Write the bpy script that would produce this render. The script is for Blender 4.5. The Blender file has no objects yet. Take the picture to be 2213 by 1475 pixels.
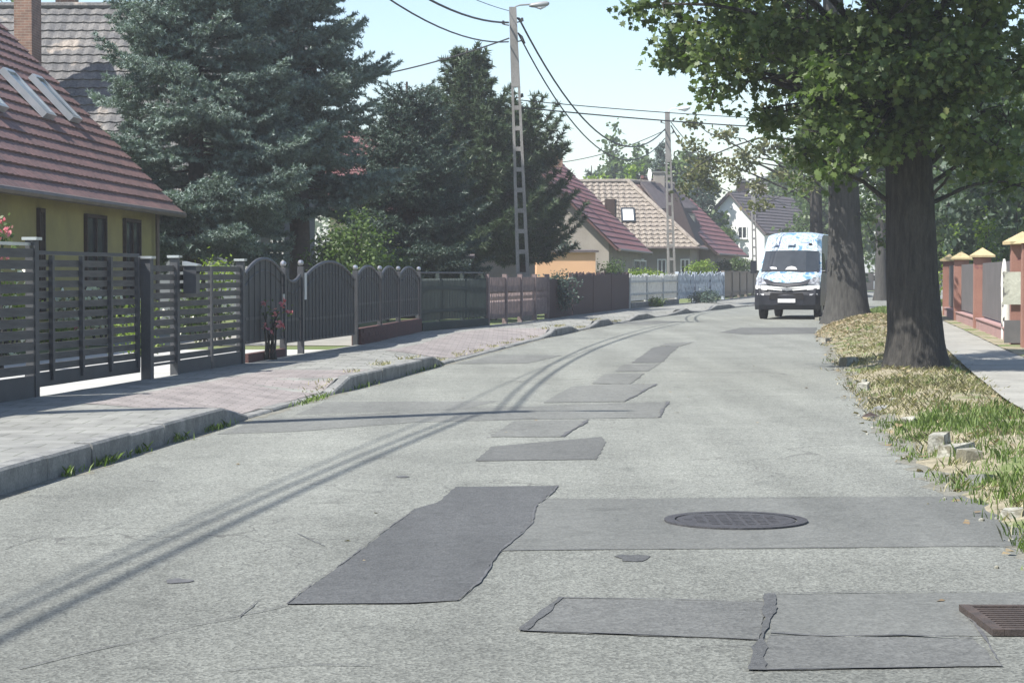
import bpy, math, random
import numpy as np
from mathutils import Vector, Matrix
random.seed(7); RNG = np.random.default_rng(11)
SC = bpy.context.scene
COL = SC.collection
R = math.radians

# ------------------------------------------------------------------ camera
FPX, CX, CY, HZ = 4430.0, 1106.5, 737.5, 592.0
CAMZ = 1.4
PITCH = math.atan((CY - HZ) / FPX)
cam_d = bpy.data.cameras.new('camera'); cam = bpy.data.objects.new('camera', cam_d); COL.objects.link(cam)
cam_d.sensor_width = 36.0; cam_d.lens = 36.0 * FPX / 2213.0
cam_d.clip_start = 0.2; cam_d.clip_end = 6000
cam.location = (0, 0, CAMZ); cam.rotation_euler = (math.pi / 2 - PITCH, 0, 0)
SC.camera = cam

# ------------------------------------------------------------------ world, sun, exposure
SUN_DIR = Vector((-0.86, -0.51, 0)).normalized()      # horizontal direction towards the sun
SUN_EL = R(54)
w = bpy.data.worlds.new('World'); SC.world = w; w.use_nodes = True
nt = w.node_tree; nt.nodes.clear()
sky = nt.nodes.new('ShaderNodeTexSky'); sky.sky_type = 'NISHITA'; sky.sun_disc = False
sky.sun_elevation = SUN_EL; sky.sun_rotation = math.atan2(SUN_DIR.x, SUN_DIR.y)
sky.altitude = 0; sky.air_density = 1.0; sky.dust_density = 0.9; sky.ozone_density = 1.0
bg = nt.nodes.new('ShaderNodeBackground'); bg.inputs['Strength'].default_value = 0.11
wo = nt.nodes.new('ShaderNodeOutputWorld')
nt.links.new(sky.outputs[0], bg.inputs['Color']); nt.links.new(bg.outputs[0], wo.inputs['Surface'])
sd = bpy.data.lights.new('sun', 'SUN'); sd.energy = 4.4; sd.angle = R(0.53); sd.color = (1.0, 0.96, 0.9)
so = bpy.data.objects.new('sun', sd); COL.objects.link(so); so.location = (-30, -20, 60)
tv = Vector((SUN_DIR.x * math.cos(SUN_EL), SUN_DIR.y * math.cos(SUN_EL), math.sin(SUN_EL)))
so.rotation_euler = tv.to_track_quat('Z', 'Y').to_euler()
SC.view_settings.view_transform = 'Standard'; SC.view_settings.look = 'None'
SC.view_settings.gamma = 1; SC.view_settings.use_curve_mapping = False
SC.view_settings.exposure = 0.97
SC.cycles.max_bounces = 5; SC.cycles.transparent_max_bounces = 6
SC.cycles.diffuse_bounces = 3; SC.cycles.glossy_bounces = 2; SC.cycles.transmission_bounces = 3
SC.cycles.use_denoising = True

# ------------------------------------------------------------------ pixel rays (planning aid: a photo pixel to a real point)
def _dir(px, py):
    a = PITCH; u = (px - CX) / FPX; v = -(py - CY) / FPX
    return (u, math.cos(a) + v * math.sin(a), -math.sin(a) + v * math.cos(a))
def G(px, py, z=0.0):
    d = _dir(px, py); t = (z - CAMZ) / d[2]
    return Vector((d[0] * t, d[1] * t, z))
def P(px, py, dist):
    d = _dir(px, py); t = dist / d[1]
    return Vector((d[0] * t, dist, CAMZ + d[2] * t))
def XY(px, dist):
    return (px - CX) / FPX * dist

# ------------------------------------------------------------------ materials
MATS = {}
def newmat(name):
    m = bpy.data.materials.new(name); m.use_nodes = True; m.node_tree.nodes.clear()
    MATS[name] = m
    return m, m.node_tree.nodes, m.node_tree.links
def mat(name, c1, c2=None, scale=4.0, rough=0.8, spec=0.3, bump=0.0, bscale=40.0, metal=0.0, fine=0.0, fscale=60.0, detail=6, stretch=(1, 1, 1), c3=None, thr=0.62, c3scale=1.5, trans=0.0):
    m, N, L = newmat(name)
    out = N.new('ShaderNodeOutputMaterial'); b = N.new('ShaderNodeBsdfPrincipled')
    b.inputs['Roughness'].default_value = rough; b.inputs['Specular IOR Level'].default_value = spec
    b.inputs['Metallic'].default_value = metal
    tc = N.new('ShaderNodeTexCoord'); mp = N.new('ShaderNodeMapping'); mp.inputs['Scale'].default_value = stretch
    L.new(tc.outputs['Object'], mp.inputs['Vector'])
    c2 = c2 or tuple(x * 0.75 for x in c1)
    nz = N.new('ShaderNodeTexNoise'); nz.inputs['Scale'].default_value = scale; nz.inputs['Detail'].default_value = detail
    nz.inputs['Roughness'].default_value = 0.62
    L.new(mp.outputs[0], nz.inputs['Vector'])
    rp = N.new('ShaderNodeValToRGB'); rp.color_ramp.elements[0].position = 0.36; rp.color_ramp.elements[1].position = 0.64
    rp.color_ramp.elements[0].color = (*c2, 1); rp.color_ramp.elements[1].color = (*c1, 1)
    L.new(nz.outputs['Fac'], rp.inputs[0]); col = rp.outputs[0]
    if c3:
        n3 = N.new('ShaderNodeTexNoise'); n3.inputs['Scale'].default_value = c3scale; n3.inputs['Detail'].default_value = 8
        L.new(mp.outputs[0], n3.inputs['Vector'])
        r3 = N.new('ShaderNodeValToRGB'); r3.color_ramp.elements[0].position = thr; r3.color_ramp.elements[1].position = thr + 0.06
        L.new(n3.outputs['Fac'], r3.inputs[0])
        mx = N.new('ShaderNodeMixRGB'); L.new(r3.outputs[0], mx.inputs[0]); L.new(col, mx.inputs[1]); mx.inputs[2].default_value = (*c3, 1)
        col = mx.outputs[0]
    if fine:
        nf = N.new('ShaderNodeTexNoise'); nf.inputs['Scale'].default_value = fscale; nf.inputs['Detail'].default_value = 3
        L.new(mp.outputs[0], nf.inputs['Vector'])
        rf = N.new('ShaderNodeMapRange'); rf.inputs[1].default_value = 0.3; rf.inputs[2].default_value = 0.7
        rf.inputs[3].default_value = 1 - fine; rf.inputs[4].default_value = 1 + fine
        L.new(nf.outputs['Fac'], rf.inputs[0])
        mx = N.new('ShaderNodeMixRGB'); mx.blend_type = 'MULTIPLY'; mx.inputs[0].default_value = 1
        L.new(col, mx.inputs[1]); L.new(rf.outputs[0], mx.inputs[2]); col = mx.outputs[0]
    L.new(col, b.inputs['Base Color'])
    if bump:
        nb = N.new('ShaderNodeTexNoise'); nb.inputs['Scale'].default_value = bscale; nb.inputs['Detail'].default_value = 5
        L.new(mp.outputs[0], nb.inputs['Vector'])
        bp = N.new('ShaderNodeBump'); bp.inputs['Strength'].default_value = bump; bp.inputs['Distance'].default_value = 0.02
        L.new(nb.outputs['Fac'], bp.inputs['Height']); L.new(bp.outputs[0], b.inputs['Normal'])
    L.new(b.outputs[0], out.inputs['Surface'])
    return m
def leafmat(name, ca, cb, cc=None, trans=0.35, rough=0.5, spec=0.4):
    """foliage: colour varies from leaf to leaf by the per-face attribute 'tint'"""
    m, N, L = newmat(name)
    out = N.new('ShaderNodeOutputMaterial'); b = N.new('ShaderNodeBsdfPrincipled')
    b.inputs['Roughness'].default_value = rough; b.inputs['Specular IOR Level'].default_value = spec
    at = N.new('ShaderNodeAttribute'); at.attribute_name = 'tint'
    rp = N.new('ShaderNodeValToRGB'); rp.color_ramp.elements[0].color = (*ca, 1); rp.color_ramp.elements[1].color = (*cb, 1)
    if cc:
        rp.color_ramp.elements[1].position = 0.85
        e = rp.color_ramp.elements.new(1.0); e.color = (*cc, 1)
    L.new(at.outputs['Fac'], rp.inputs[0]); L.new(rp.outputs[0], b.inputs['Base Color'])
    if trans:
        tr = N.new('ShaderNodeBsdfTranslucent'); ms = N.new('ShaderNodeMixShader'); ms.inputs[0].default_value = trans
        gm = N.new('ShaderNodeMixRGB'); gm.blend_type = 'MULTIPLY'; gm.inputs[0].default_value = 1; gm.inputs[2].default_value = (1.2, 1.5, 0.6, 1)
        L.new(rp.outputs[0], gm.inputs[1]); L.new(gm.outputs[0], tr.inputs['Color'])
        L.new(b.outputs[0], ms.inputs[1]); L.new(tr.outputs[0], ms.inputs[2]); L.new(ms.outputs[0], out.inputs['Surface'])
    else:
        L.new(b.outputs[0], out.inputs['Surface'])
    return m

def asphalt(name, base, dark, grit=0.35, gscale=38.0, cracks=0.0, rough=0.85, spec=0.35, warm=0.0, worn=0.25, near_dark=False):
    m, N, L = newmat(name)
    out = N.new('ShaderNodeOutputMaterial'); b = N.new('ShaderNodeBsdfPrincipled')
    b.inputs['Roughness'].default_value = rough; b.inputs['Specular IOR Level'].default_value = spec
    tc = N.new('ShaderNodeTexCoord'); V = tc.outputs['Object']
    n1 = N.new('ShaderNodeTexNoise'); n1.inputs['Scale'].default_value = 0.55; n1.inputs['Detail'].default_value = 8; n1.inputs['Roughness'].default_value = 0.7; L.new(V, n1.inputs['Vector'])
    r1 = N.new('ShaderNodeValToRGB'); r1.color_ramp.elements[0].position = 0.35; r1.color_ramp.elements[1].position = 0.65
    r1.color_ramp.elements[0].color = (*dark, 1); r1.color_ramp.elements[1].color = (*base, 1); L.new(n1.outputs['Fac'], r1.inputs[0])
    # stones in the binder
    vo = N.new('ShaderNodeTexVoronoi'); vo.inputs['Scale'].default_value = gscale; L.new(V, vo.inputs['Vector'])
    bw = N.new('ShaderNodeRGBToBW'); L.new(vo.outputs['Color'], bw.inputs[0])
    mr = N.new('ShaderNodeMapRange'); mr.inputs[1].default_value = 0.15; mr.inputs[2].default_value = 0.85; mr.inputs[3].default_value = 1 - grit; mr.inputs[4].default_value = 1 + grit
    L.new(bw.outputs[0], mr.inputs[0])
    m1 = N.new('ShaderNodeMixRGB'); m1.blend_type = 'MULTIPLY'; m1.inputs[0].default_value = 1; L.new(r1.outputs[0], m1.inputs[1]); L.new(mr.outputs[0], m1.inputs[2])
    # mid-size mottling
    n2 = N.new('ShaderNodeTexNoise'); n2.inputs['Scale'].default_value = 9; n2.inputs['Detail'].default_value = 6; n2.inputs['Roughness'].default_value = 0.75; L.new(V, n2.inputs['Vector'])
    m2r = N.new('ShaderNodeMapRange'); m2r.inputs[1].default_value = 0.3; m2r.inputs[2].default_value = 0.7; m2r.inputs[3].default_value = 1 - worn; m2r.inputs[4].default_value = 1 + worn
    L.new(n2.outputs['Fac'], m2r.inputs[0])
    m2 = N.new('ShaderNodeMixRGB'); m2.blend_type = 'MULTIPLY'; m2.inputs[0].default_value = 1; L.new(m1.outputs[0], m2.inputs[1]); L.new(m2r.outputs[0], m2.inputs[2])
    col = m2.outputs[0]
    if near_dark:      # lens darkening painted into the near road, along with its coarser surface; ragged limit
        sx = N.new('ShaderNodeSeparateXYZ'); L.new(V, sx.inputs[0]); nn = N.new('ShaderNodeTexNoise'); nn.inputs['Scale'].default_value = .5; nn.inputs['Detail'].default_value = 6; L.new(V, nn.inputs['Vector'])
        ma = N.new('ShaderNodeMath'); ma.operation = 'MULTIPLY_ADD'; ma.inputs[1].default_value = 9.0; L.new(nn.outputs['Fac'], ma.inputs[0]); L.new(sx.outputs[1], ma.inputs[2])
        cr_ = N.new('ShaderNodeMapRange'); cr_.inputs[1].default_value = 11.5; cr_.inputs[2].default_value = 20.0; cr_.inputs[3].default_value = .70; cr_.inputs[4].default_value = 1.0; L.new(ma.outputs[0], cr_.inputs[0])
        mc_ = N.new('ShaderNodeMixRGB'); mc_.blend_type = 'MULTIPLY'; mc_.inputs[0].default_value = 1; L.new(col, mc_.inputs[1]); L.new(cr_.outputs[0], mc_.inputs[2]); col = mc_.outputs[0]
    mp = N.new('ShaderNodeMapping'); mp.inputs['Scale'].default_value = (1.5, .11, 1); L.new(V, mp.inputs['Vector'])
    n4 = N.new('ShaderNodeTexNoise'); n4.inputs['Scale'].default_value = 1.0; n4.inputs['Detail'].default_value = 5; L.new(mp.outputs[0], n4.inputs['Vector'])
    r4 = N.new('ShaderNodeMapRange'); r4.inputs[1].default_value = 0.35; r4.inputs[2].default_value = 0.65; r4.inputs[3].default_value = 0.88; r4.inputs[4].default_value = 1.1; L.new(n4.outputs['Fac'], r4.inputs[0])
    m4 = N.new('ShaderNodeMixRGB'); m4.blend_type = 'MULTIPLY'; m4.inputs[0].default_value = 1; L.new(col, m4.inputs[1]); L.new(r4.outputs[0], m4.inputs[2]); col = m4.outputs[0]
    n5 = N.new('ShaderNodeTexNoise'); n5.inputs['Scale'].default_value = 2.3; n5.inputs['Detail'].default_value = 7; n5.inputs['Distortion'].default_value = .6; L.new(V, n5.inputs['Vector'])
    r5 = N.new('ShaderNodeMapRange'); r5.inputs[1].default_value = 0.60; r5.inputs[2].default_value = 0.72; r5.inputs[3].default_value = 1.0; r5.inputs[4].default_value = 0.80; L.new(n5.outputs['Fac'], r5.inputs[0])
    m5 = N.new('ShaderNodeMixRGB'); m5.blend_type = 'MULTIPLY'; m5.inputs[0].default_value = 1; L.new(col, m5.inputs[1]); L.new(r5.outputs[0], m5.inputs[2]); col = m5.outputs[0]
    if cracks:
        nd = N.new('ShaderNodeTexNoise'); nd.inputs['Scale'].default_value = 1.6; nd.inputs['Detail'].default_value = 6; L.new(V, nd.inputs['Vector'])
        ad = N.new('ShaderNodeMixRGB'); ad.blend_type = 'ADD'; ad.inputs[0].default_value = 0.9; L.new(V, ad.inputs[1]); L.new(nd.outputs['Color'], ad.inputs[2])
        vc = N.new('ShaderNodeTexVoronoi'); vc.feature = 'DISTANCE_TO_EDGE'; vc.inputs['Scale'].default_value = 0.75; L.new(ad.outputs[0], vc.inputs['Vector'])
        nm = N.new('ShaderNodeTexNoise'); nm.inputs['Scale'].default_value = 0.35; nm.inputs['Detail'].default_value = 3; L.new(V, nm.inputs['Vector'])
        th = N.new('ShaderNodeMapRange'); th.inputs[1].default_value = 0.48; th.inputs[2].default_value = 0.66; th.inputs[3].default_value = 0.0; th.inputs[4].default_value = 0.012; L.new(nm.outputs['Fac'], th.inputs[0])
        lt = N.new('ShaderNodeMath'); lt.operation = 'LESS_THAN'; L.new(vc.outputs['Distance'], lt.inputs[0]); L.new(th.outputs[0], lt.inputs[1])
        ml = N.new('ShaderNodeMath'); ml.operation = 'MULTIPLY'; ml.inputs[1].default_value = cracks; L.new(lt.outputs[0], ml.inputs[0])
        m3 = N.new('ShaderNodeMixRGB'); L.new(ml.outputs[0], m3.inputs[0]); L.new(col, m3.inputs[1]); m3.inputs[2].default_value = (0.05, 0.048, 0.045, 1)
        col = m3.outputs[0]
    L.new(col, b.inputs['Base Color'])
    bp = N.new('ShaderNodeBump'); bp.inputs['Strength'].default_value = 0.5; bp.inputs['Distance'].default_value = 0.006
    L.new(vo.outputs['Distance'], bp.inputs['Height']); L.new(bp.outputs[0], b.inputs['Normal'])
    L.new(b.outputs[0], out.inputs['Surface'])
    return m

def brickmat(name, c1, c2, mortar, scale, bw=0.5, rh=0.25, rough=0.85, axis='Z', mort=0.02):
    m, N, L = newmat(name)
    out = N.new('ShaderNodeOutputMaterial'); b = N.new('ShaderNodeBsdfPrincipled'); b.inputs['Roughness'].default_value = rough
    tc = N.new('ShaderNodeTexCoord'); V = tc.outputs['Object']
    if axis == 'Z':      # vertical walls: brick pattern over (x+y, z)
        sx = N.new('ShaderNodeSeparateXYZ'); L.new(V, sx.inputs[0]); ad = N.new('ShaderNodeMath'); L.new(sx.outputs[0], ad.inputs[0]); L.new(sx.outputs[1], ad.inputs[1])
        cb = N.new('ShaderNodeCombineXYZ'); L.new(ad.outputs[0], cb.inputs[0]); L.new(sx.outputs[2], cb.inputs[1]); V = cb.outputs[0]
    br = N.new('ShaderNodeTexBrick'); br.inputs['Scale'].default_value = scale; br.inputs['Brick Width'].default_value = bw; br.inputs['Row Height'].default_value = rh
    br.inputs['Mortar Size'].default_value = mort; br.inputs['Color1'].default_value = (*c1, 1); br.inputs['Color2'].default_value = (*c2, 1); br.inputs['Mortar'].default_value = (*mortar, 1)
    L.new(V, br.inputs['Vector'])
    nz = N.new('ShaderNodeTexNoise'); nz.inputs['Scale'].default_value = 3; nz.inputs['Detail'].default_value = 7; L.new(tc.outputs['Object'], nz.inputs['Vector'])
    mr = N.new('ShaderNodeMapRange'); mr.inputs[1].default_value = 0.3; mr.inputs[2].default_value = 0.7; mr.inputs[3].default_value = 0.75; mr.inputs[4].default_value = 1.2; L.new(nz.outputs['Fac'], mr.inputs[0])
    mx = N.new('ShaderNodeMixRGB'); mx.blend_type = 'MULTIPLY'; mx.inputs[0].default_value = 1; L.new(br.outputs['Color'], mx.inputs[1]); L.new(mr.outputs[0], mx.inputs[2])
    L.new(mx.outputs[0], b.inputs['Base Color'])
    bp = N.new('ShaderNodeBump'); bp.inputs['Strength'].default_value = 0.4; bp.inputs['Distance'].default_value = 0.008; bp.invert = True
    L.new(br.outputs['Fac'], bp.inputs['Height']); L.new(bp.outputs[0], b.inputs['Normal'])
    L.new(b.outputs[0], out.inputs['Surface'])
    return m

asphalt('road', (0.212, 0.218, 0.192), (0.172, 0.177, 0.156), grit=0.38, gscale=85, near_dark=True, cracks=0.5, worn=0.12)
asphalt('patch_dark', (0.086, 0.088, 0.087), (0.072, 0.074, 0.073), grit=0.2, gscale=70, worn=0.14)
asphalt('patch_mid', (0.118, 0.120, 0.112), (0.1, 0.102, 0.096), grit=0.2, gscale=60, worn=0.14)
asphalt('patch_light', (0.132, 0.135, 0.124), (0.116, 0.119, 0.109), grit=0.15, gscale=55, worn=0.14)
mat('gutter_dirt', (0.14, 0.135, 0.105), (0.20, 0.195, 0.165), scale=7, rough=0.95, fine=0.3)
asphalt('patch_far', (0.158, 0.161, 0.147), (0.136, 0.139, 0.127), grit=0.2, gscale=60, worn=0.18)  # paler asphalt for the more distant patches
mat('tar', (0.075, 0.075, 0.076), (0.12, 0.12, 0.118), scale=14, rough=0.7)
brickmat('pavers_gray', (0.245, 0.245, 0.222), (0.205, 0.205, 0.187), (0.13, 0.135, 0.11), 2.5, 0.85, 0.85, axis='XY', mort=0.02)
brickmat('pavers_pink', (0.265, 0.235, 0.222), (0.23, 0.208, 0.197), (0.16, 0.145, 0.13), 2.5, 0.5, 0.25, axis='XY', mort=0.018)
mat('kerb', (0.25, 0.25, 0.235), (0.15, 0.152, 0.145), scale=5, rough=0.9, bump=0.3, bscale=30, fine=0.2)
mat('kerb_pale', (0.38, 0.37, 0.31), (0.24, 0.235, 0.2), scale=6, rough=0.9, bump=0.6, bscale=18, fine=0.3, c3=(0.15, 0.14, 0.1), thr=0.5, c3scale=5)
mat('soil', (0.30, 0.265, 0.185), (0.19, 0.17, 0.115), scale=6, rough=0.95, bump=0.5, bscale=20, fine=0.3, c3=(0.13, 0.16, 0.06), thr=0.54, c3scale=0.9)
mat('lawn', (0.10, 0.145, 0.05), (0.16, 0.17, 0.08), scale=1.2, rough=0.95, bump=0.5, bscale=25, fine=0.3)
mat('concrete', (0.31, 0.302, 0.268), (0.23, 0.225, 0.2), scale=1.5, rough=0.9, fine=0.12, fscale=30)
mat('concrete_bright', (0.44, 0.44, 0.42), (0.37, 0.37, 0.35), scale=1.2, rough=0.9, fine=0.1)
mat('pole_concrete', (0.27, 0.26, 0.245), (0.19, 0.183, 0.172), scale=3, rough=0.9, bump=0.3, fine=0.15, stretch=(1, 1, 0.3))
mat('fence_gray', (0.07, 0.073, 0.078), (0.055, 0.057, 0.061), scale=3, rough=0.55, spec=0.35, fine=0.1)
mat('fence_wood', (0.115, 0.11, 0.103), (0.075, 0.072, 0.068), scale=3, rough=0.7, fine=0.2, stretch=(1, 1, 8))
mat('gate_black', (0.066, 0.068, 0.074), (0.045, 0.047, 0.052), scale=3, rough=0.5, spec=0.4)
mat('gate_sheet', (0.075, 0.08, 0.082), (0.06, 0.063, 0.066), scale=1.4, rough=0.6)
mat('ball_metal', (0.5, 0.5, 0.52), rough=0.3, metal=0.8)
mat('white_paint', (0.78, 0.78, 0.76), (0.7, 0.7, 0.68), scale=4, rough=0.6)
mat('green_wood', (0.035, 0.05, 0.047), (0.026, 0.036, 0.034), scale=4, rough=0.75, fine=0.2)
mat('brown_concrete', (0.24, 0.185, 0.175), (0.17, 0.13, 0.125), scale=5, rough=0.85, fine=0.2)
mat('maroon_wood', (0.085, 0.05, 0.05), (0.06, 0.04, 0.042), scale=4, rough=0.75, fine=0.2, stretch=(6, 6, 1))
mat('pale_wood', (0.52, 0.54, 0.53), (0.36, 0.37, 0.36), scale=5, rough=0.8, fine=0.2, stretch=(5, 5, 1), c3=(0.2, 0.19, 0.17), thr=0.6, c3scale=3)
mat('pale_blue', (0.50, 0.56, 0.62), (0.32, 0.36, 0.42), scale=5, rough=0.8, c3=(0.16, 0.18, 0.22), thr=0.56, c3scale=4)
mat('brown_wood', (0.25, 0.21, 0.165), (0.17, 0.145, 0.12), scale=4, rough=0.85, fine=0.2, stretch=(6, 6, 1))
mat('base_brick', (0.12, 0.062, 0.055), (0.085, 0.05, 0.048), scale=5, rough=0.9, fine=0.2)
mat('tile_red', (0.185, 0.108, 0.096), (0.125, 0.08, 0.074), scale=1.6, rough=0.62, spec=0.35, fine=0.2, fscale=25)
mat('tile_maroon', (0.21, 0.09, 0.085), (0.15, 0.068, 0.066), scale=2.2, rough=0.6, spec=0.4, fine=0.15)
mat('tile_gray', (0.155, 0.148, 0.14), (0.09, 0.09, 0.092), scale=2.5, rough=0.75, fine=0.3, fscale=18, c3=(0.27, 0.235, 0.2), thr=0.58, c3scale=1.2)
mat('tile_beige', (0.30, 0.262, 0.218), (0.19, 0.163, 0.138), scale=5, rough=0.8, fine=0.25, fscale=14)
mat('tile_beige_shade', (0.17, 0.115, 0.10), (0.13, 0.09, 0.08), scale=4, rough=0.75, fine=0.2)  # road-side slope of the beige roof, its shade put into the tile colour
mat('tile_slate', (0.13, 0.11, 0.11), (0.1, 0.085, 0.085), scale=3, rough=0.7, fine=0.15)
brickmat('chimney_brick', (0.27, 0.15, 0.105), (0.2, 0.115, 0.085), (0.34, 0.3, 0.25), 4, 0.9, 0.3)
mat('yellow_wall', (0.31, 0.27, 0.11), (0.235, 0.205, 0.095), scale=1, rough=0.9, fine=0.06)
mat('gray_wall', (0.22, 0.24, 0.26), (0.19, 0.2, 0.22), scale=1, rough=0.9, fine=0.06)
mat('cream_wall', (0.6, 0.55, 0.36), (0.52, 0.47, 0.3), scale=1, rough=0.9, fine=0.06)
mat('peach_wall', (0.68, 0.42, 0.25), (0.62, 0.38, 0.23), scale=0.8, rough=0.9, fine=0.05)
mat('dull_wall', (0.33, 0.3, 0.26), (0.27, 0.245, 0.21), scale=1, rough=0.9, fine=0.1)
mat('white_wall', (0.8, 0.8, 0.78), (0.74, 0.74, 0.72), scale=0.6, rough=0.9)
mat('wood_dark', (0.06, 0.042, 0.035), (0.04, 0.03, 0.026), scale=4, rough=0.8, stretch=(1, 1, 4))
mat('gutter', (0.16, 0.13, 0.115), rough=0.5, metal=0.2)
mat('glass_dark', (0.035, 0.042, 0.048), rough=0.12, spec=0.8)
mat('sheet_metal', (0.55, 0.57, 0.58), (0.48, 0.5, 0.5), rough=0.35, metal=0.7)
mat('cable', (0.05, 0.05, 0.055), rough=0.6)
mat('lamp_gray', (0.35, 0.36, 0.36), rough=0.45, metal=0.2)
mat('bark', (0.06, 0.056, 0.05), (0.03, 0.029, 0.027), scale=9, rough=0.95, bump=1.0, bscale=16, stretch=(2.2, 2.2, 0.35), fine=0.25)
mat('bark_gray', (0.075, 0.073, 0.066), (0.043, 0.042, 0.039), scale=8, rough=0.95, bump=0.8, bscale=14, stretch=(2.2, 2.2, 0.35), fine=0.2)
mat('bark_spruce', (0.085, 0.07, 0.058), (0.05, 0.042, 0.036), scale=9, rough=0.95, bump=0.8, bscale=16)
mat('birch', (0.74, 0.73, 0.66), (0.6, 0.59, 0.53), scale=3, rough=0.8, bump=0.3, c3=(0.05, 0.05, 0.05), thr=0.56, c3scale=5, stretch=(1.5, 1.5, 0.9))
mat('pillar_red', (0.31, 0.165, 0.125), (0.26, 0.135, 0.105), scale=2, rough=0.85, fine=0.1, c3=(0.22, 0.1, 0.09), thr=0.62, c3scale=3)
mat('pillar_base', (0.36, 0.225, 0.21), (0.3, 0.195, 0.185), scale=2, rough=0.85, fine=0.1)
mat('cap_sand', (0.46, 0.37, 0.21), (0.38, 0.31, 0.18), scale=5, rough=0.9, fine=0.15)
mat('panel_gray', (0.15, 0.14, 0.14), (0.12, 0.115, 0.115), scale=2, rough=0.6)
mat('plaster', (0.55, 0.55, 0.46), (0.42, 0.42, 0.35), scale=6, rough=0.95, bump=0.6, bscale=10, c3=(0.13, 0.13, 0.12), thr=0.57, c3scale=3)
mat('iron_rust', (0.085, 0.065, 0.055), (0.055, 0.045, 0.04), scale=12, rough=0.75, metal=0.2, bump=0.3)
mat('iron_cover', (0.062, 0.061, 0.064), (0.046, 0.045, 0.048), scale=12, rough=0.7, bump=0.3, fine=0.2)
mat('rubber', (0.018, 0.018, 0.019), rough=0.85)
mat('plastic_dark', (0.022, 0.024, 0.032), rough=0.5, spec=0.4)
mat('van_side_shade', (0.13, 0.14, 0.17), (0.08, 0.09, 0.115), scale=1.4, rough=0.3, spec=0.5)  # shade of the road-verge flank painted in as a dark body colour
mat('rim', (0.45, 0.45, 0.46), rough=0.4, metal=0.6)
mat('plate', (0.75, 0.75, 0.75), (0.6, 0.6, 0.62), scale=30, rough=0.5)
mat('headlight', (0.55, 0.58, 0.62), (0.1, 0.1, 0.12), scale=9, rough=0.08, spec=0.9)
mat('dashboard', (0.5, 0.5, 0.5), rough=0.8)
# livery: white paint with printed teal and blue shapes
m, N, L = newmat('livery')
out = N.new('ShaderNodeOutputMaterial'); b = N.new('ShaderNodeBsdfPrincipled'); b.inputs['Roughness'].default_value = 0.25; b.inputs['Specular IOR Level'].default_value = 0.5
tc = N.new('ShaderNodeTexCoord'); n1 = N.new('ShaderNodeTexNoise'); n1.inputs['Scale'].default_value = 3.0; n1.inputs['Detail'].default_value = 3; n1.inputs['Distortion'].default_value = 1.0
L.new(tc.outputs['Object'], n1.inputs['Vector'])
rp = N.new('ShaderNodeValToRGB'); cr = rp.color_ramp; cr.interpolation = 'LINEAR'
cr.elements[0].position = 0; cr.elements[0].color = (0.09, 0.12, 0.42, 1); cr.elements[1].position = 0.38; cr.elements[1].color = (0.12, 0.25, 0.36, 1)
for p, c in ((0.445, (0.33, 0.45, 0.52, 1)), (0.475, (0.6, 0.62, 0.63, 1)), (0.535, (0.2, 0.33, 0.4, 1)), (0.565, (0.62, 0.64, 0.65, 1)), (0.61, (0.12, 0.17, 0.36, 1)), (0.64, (0.4, 0.52, 0.6, 1))):
    e = cr.elements.new(p); e.color = c
L.new(n1.outputs['Fac'], rp.inputs[0]); L.new(rp.outputs[0], b.inputs['Base Color']); L.new(b.outputs[0], out.inputs['Surface'])

leafmat('maple', (0.045, 0.075, 0.018), (0.115, 0.16, 0.05), (0.24, 0.23, 0.10), trans=0.3)
leafmat('maple_tan', (0.07, 0.085, 0.03), (0.17, 0.17, 0.07), (0.24, 0.2, 0.12), trans=0.3)
leafmat('leaf_mid', (0.045, 0.08, 0.025), (0.11, 0.16, 0.045), trans=0.3)
leafmat('leaf_lime', (0.12, 0.19, 0.03), (0.26, 0.33, 0.05), trans=0.35)
leafmat('spruce_blue', (0.07, 0.105, 0.092), (0.26, 0.33, 0.295), trans=0.12)
leafmat('spruce_dark', (0.03, 0.052, 0.042), (0.09, 0.135, 0.105), trans=0.1)
leafmat('pine', (0.04, 0.065, 0.035), (0.085, 0.125, 0.06), trans=0.12)
leafmat('willow', (0.055, 0.09, 0.06), (0.12, 0.16, 0.11), trans=0.3)
leafmat('grass_green', (0.09, 0.14, 0.04), (0.22, 0.29, 0.09), trans=0.3)
leafmat('grass_dry', (0.24, 0.215, 0.125), (0.43, 0.39, 0.26), trans=0.2)
leafmat('petal', (0.42, 0.08, 0.12), (0.62, 0.27, 0.33), trans=0.3)
leafmat('petal_white', (0.7, 0.7, 0.6), (0.85, 0.85, 0.75), trans=0.2)
leafmat('dead_leaf', (0.18, 0.13, 0.075), (0.34, 0.28, 0.17), trans=0.1)

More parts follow.
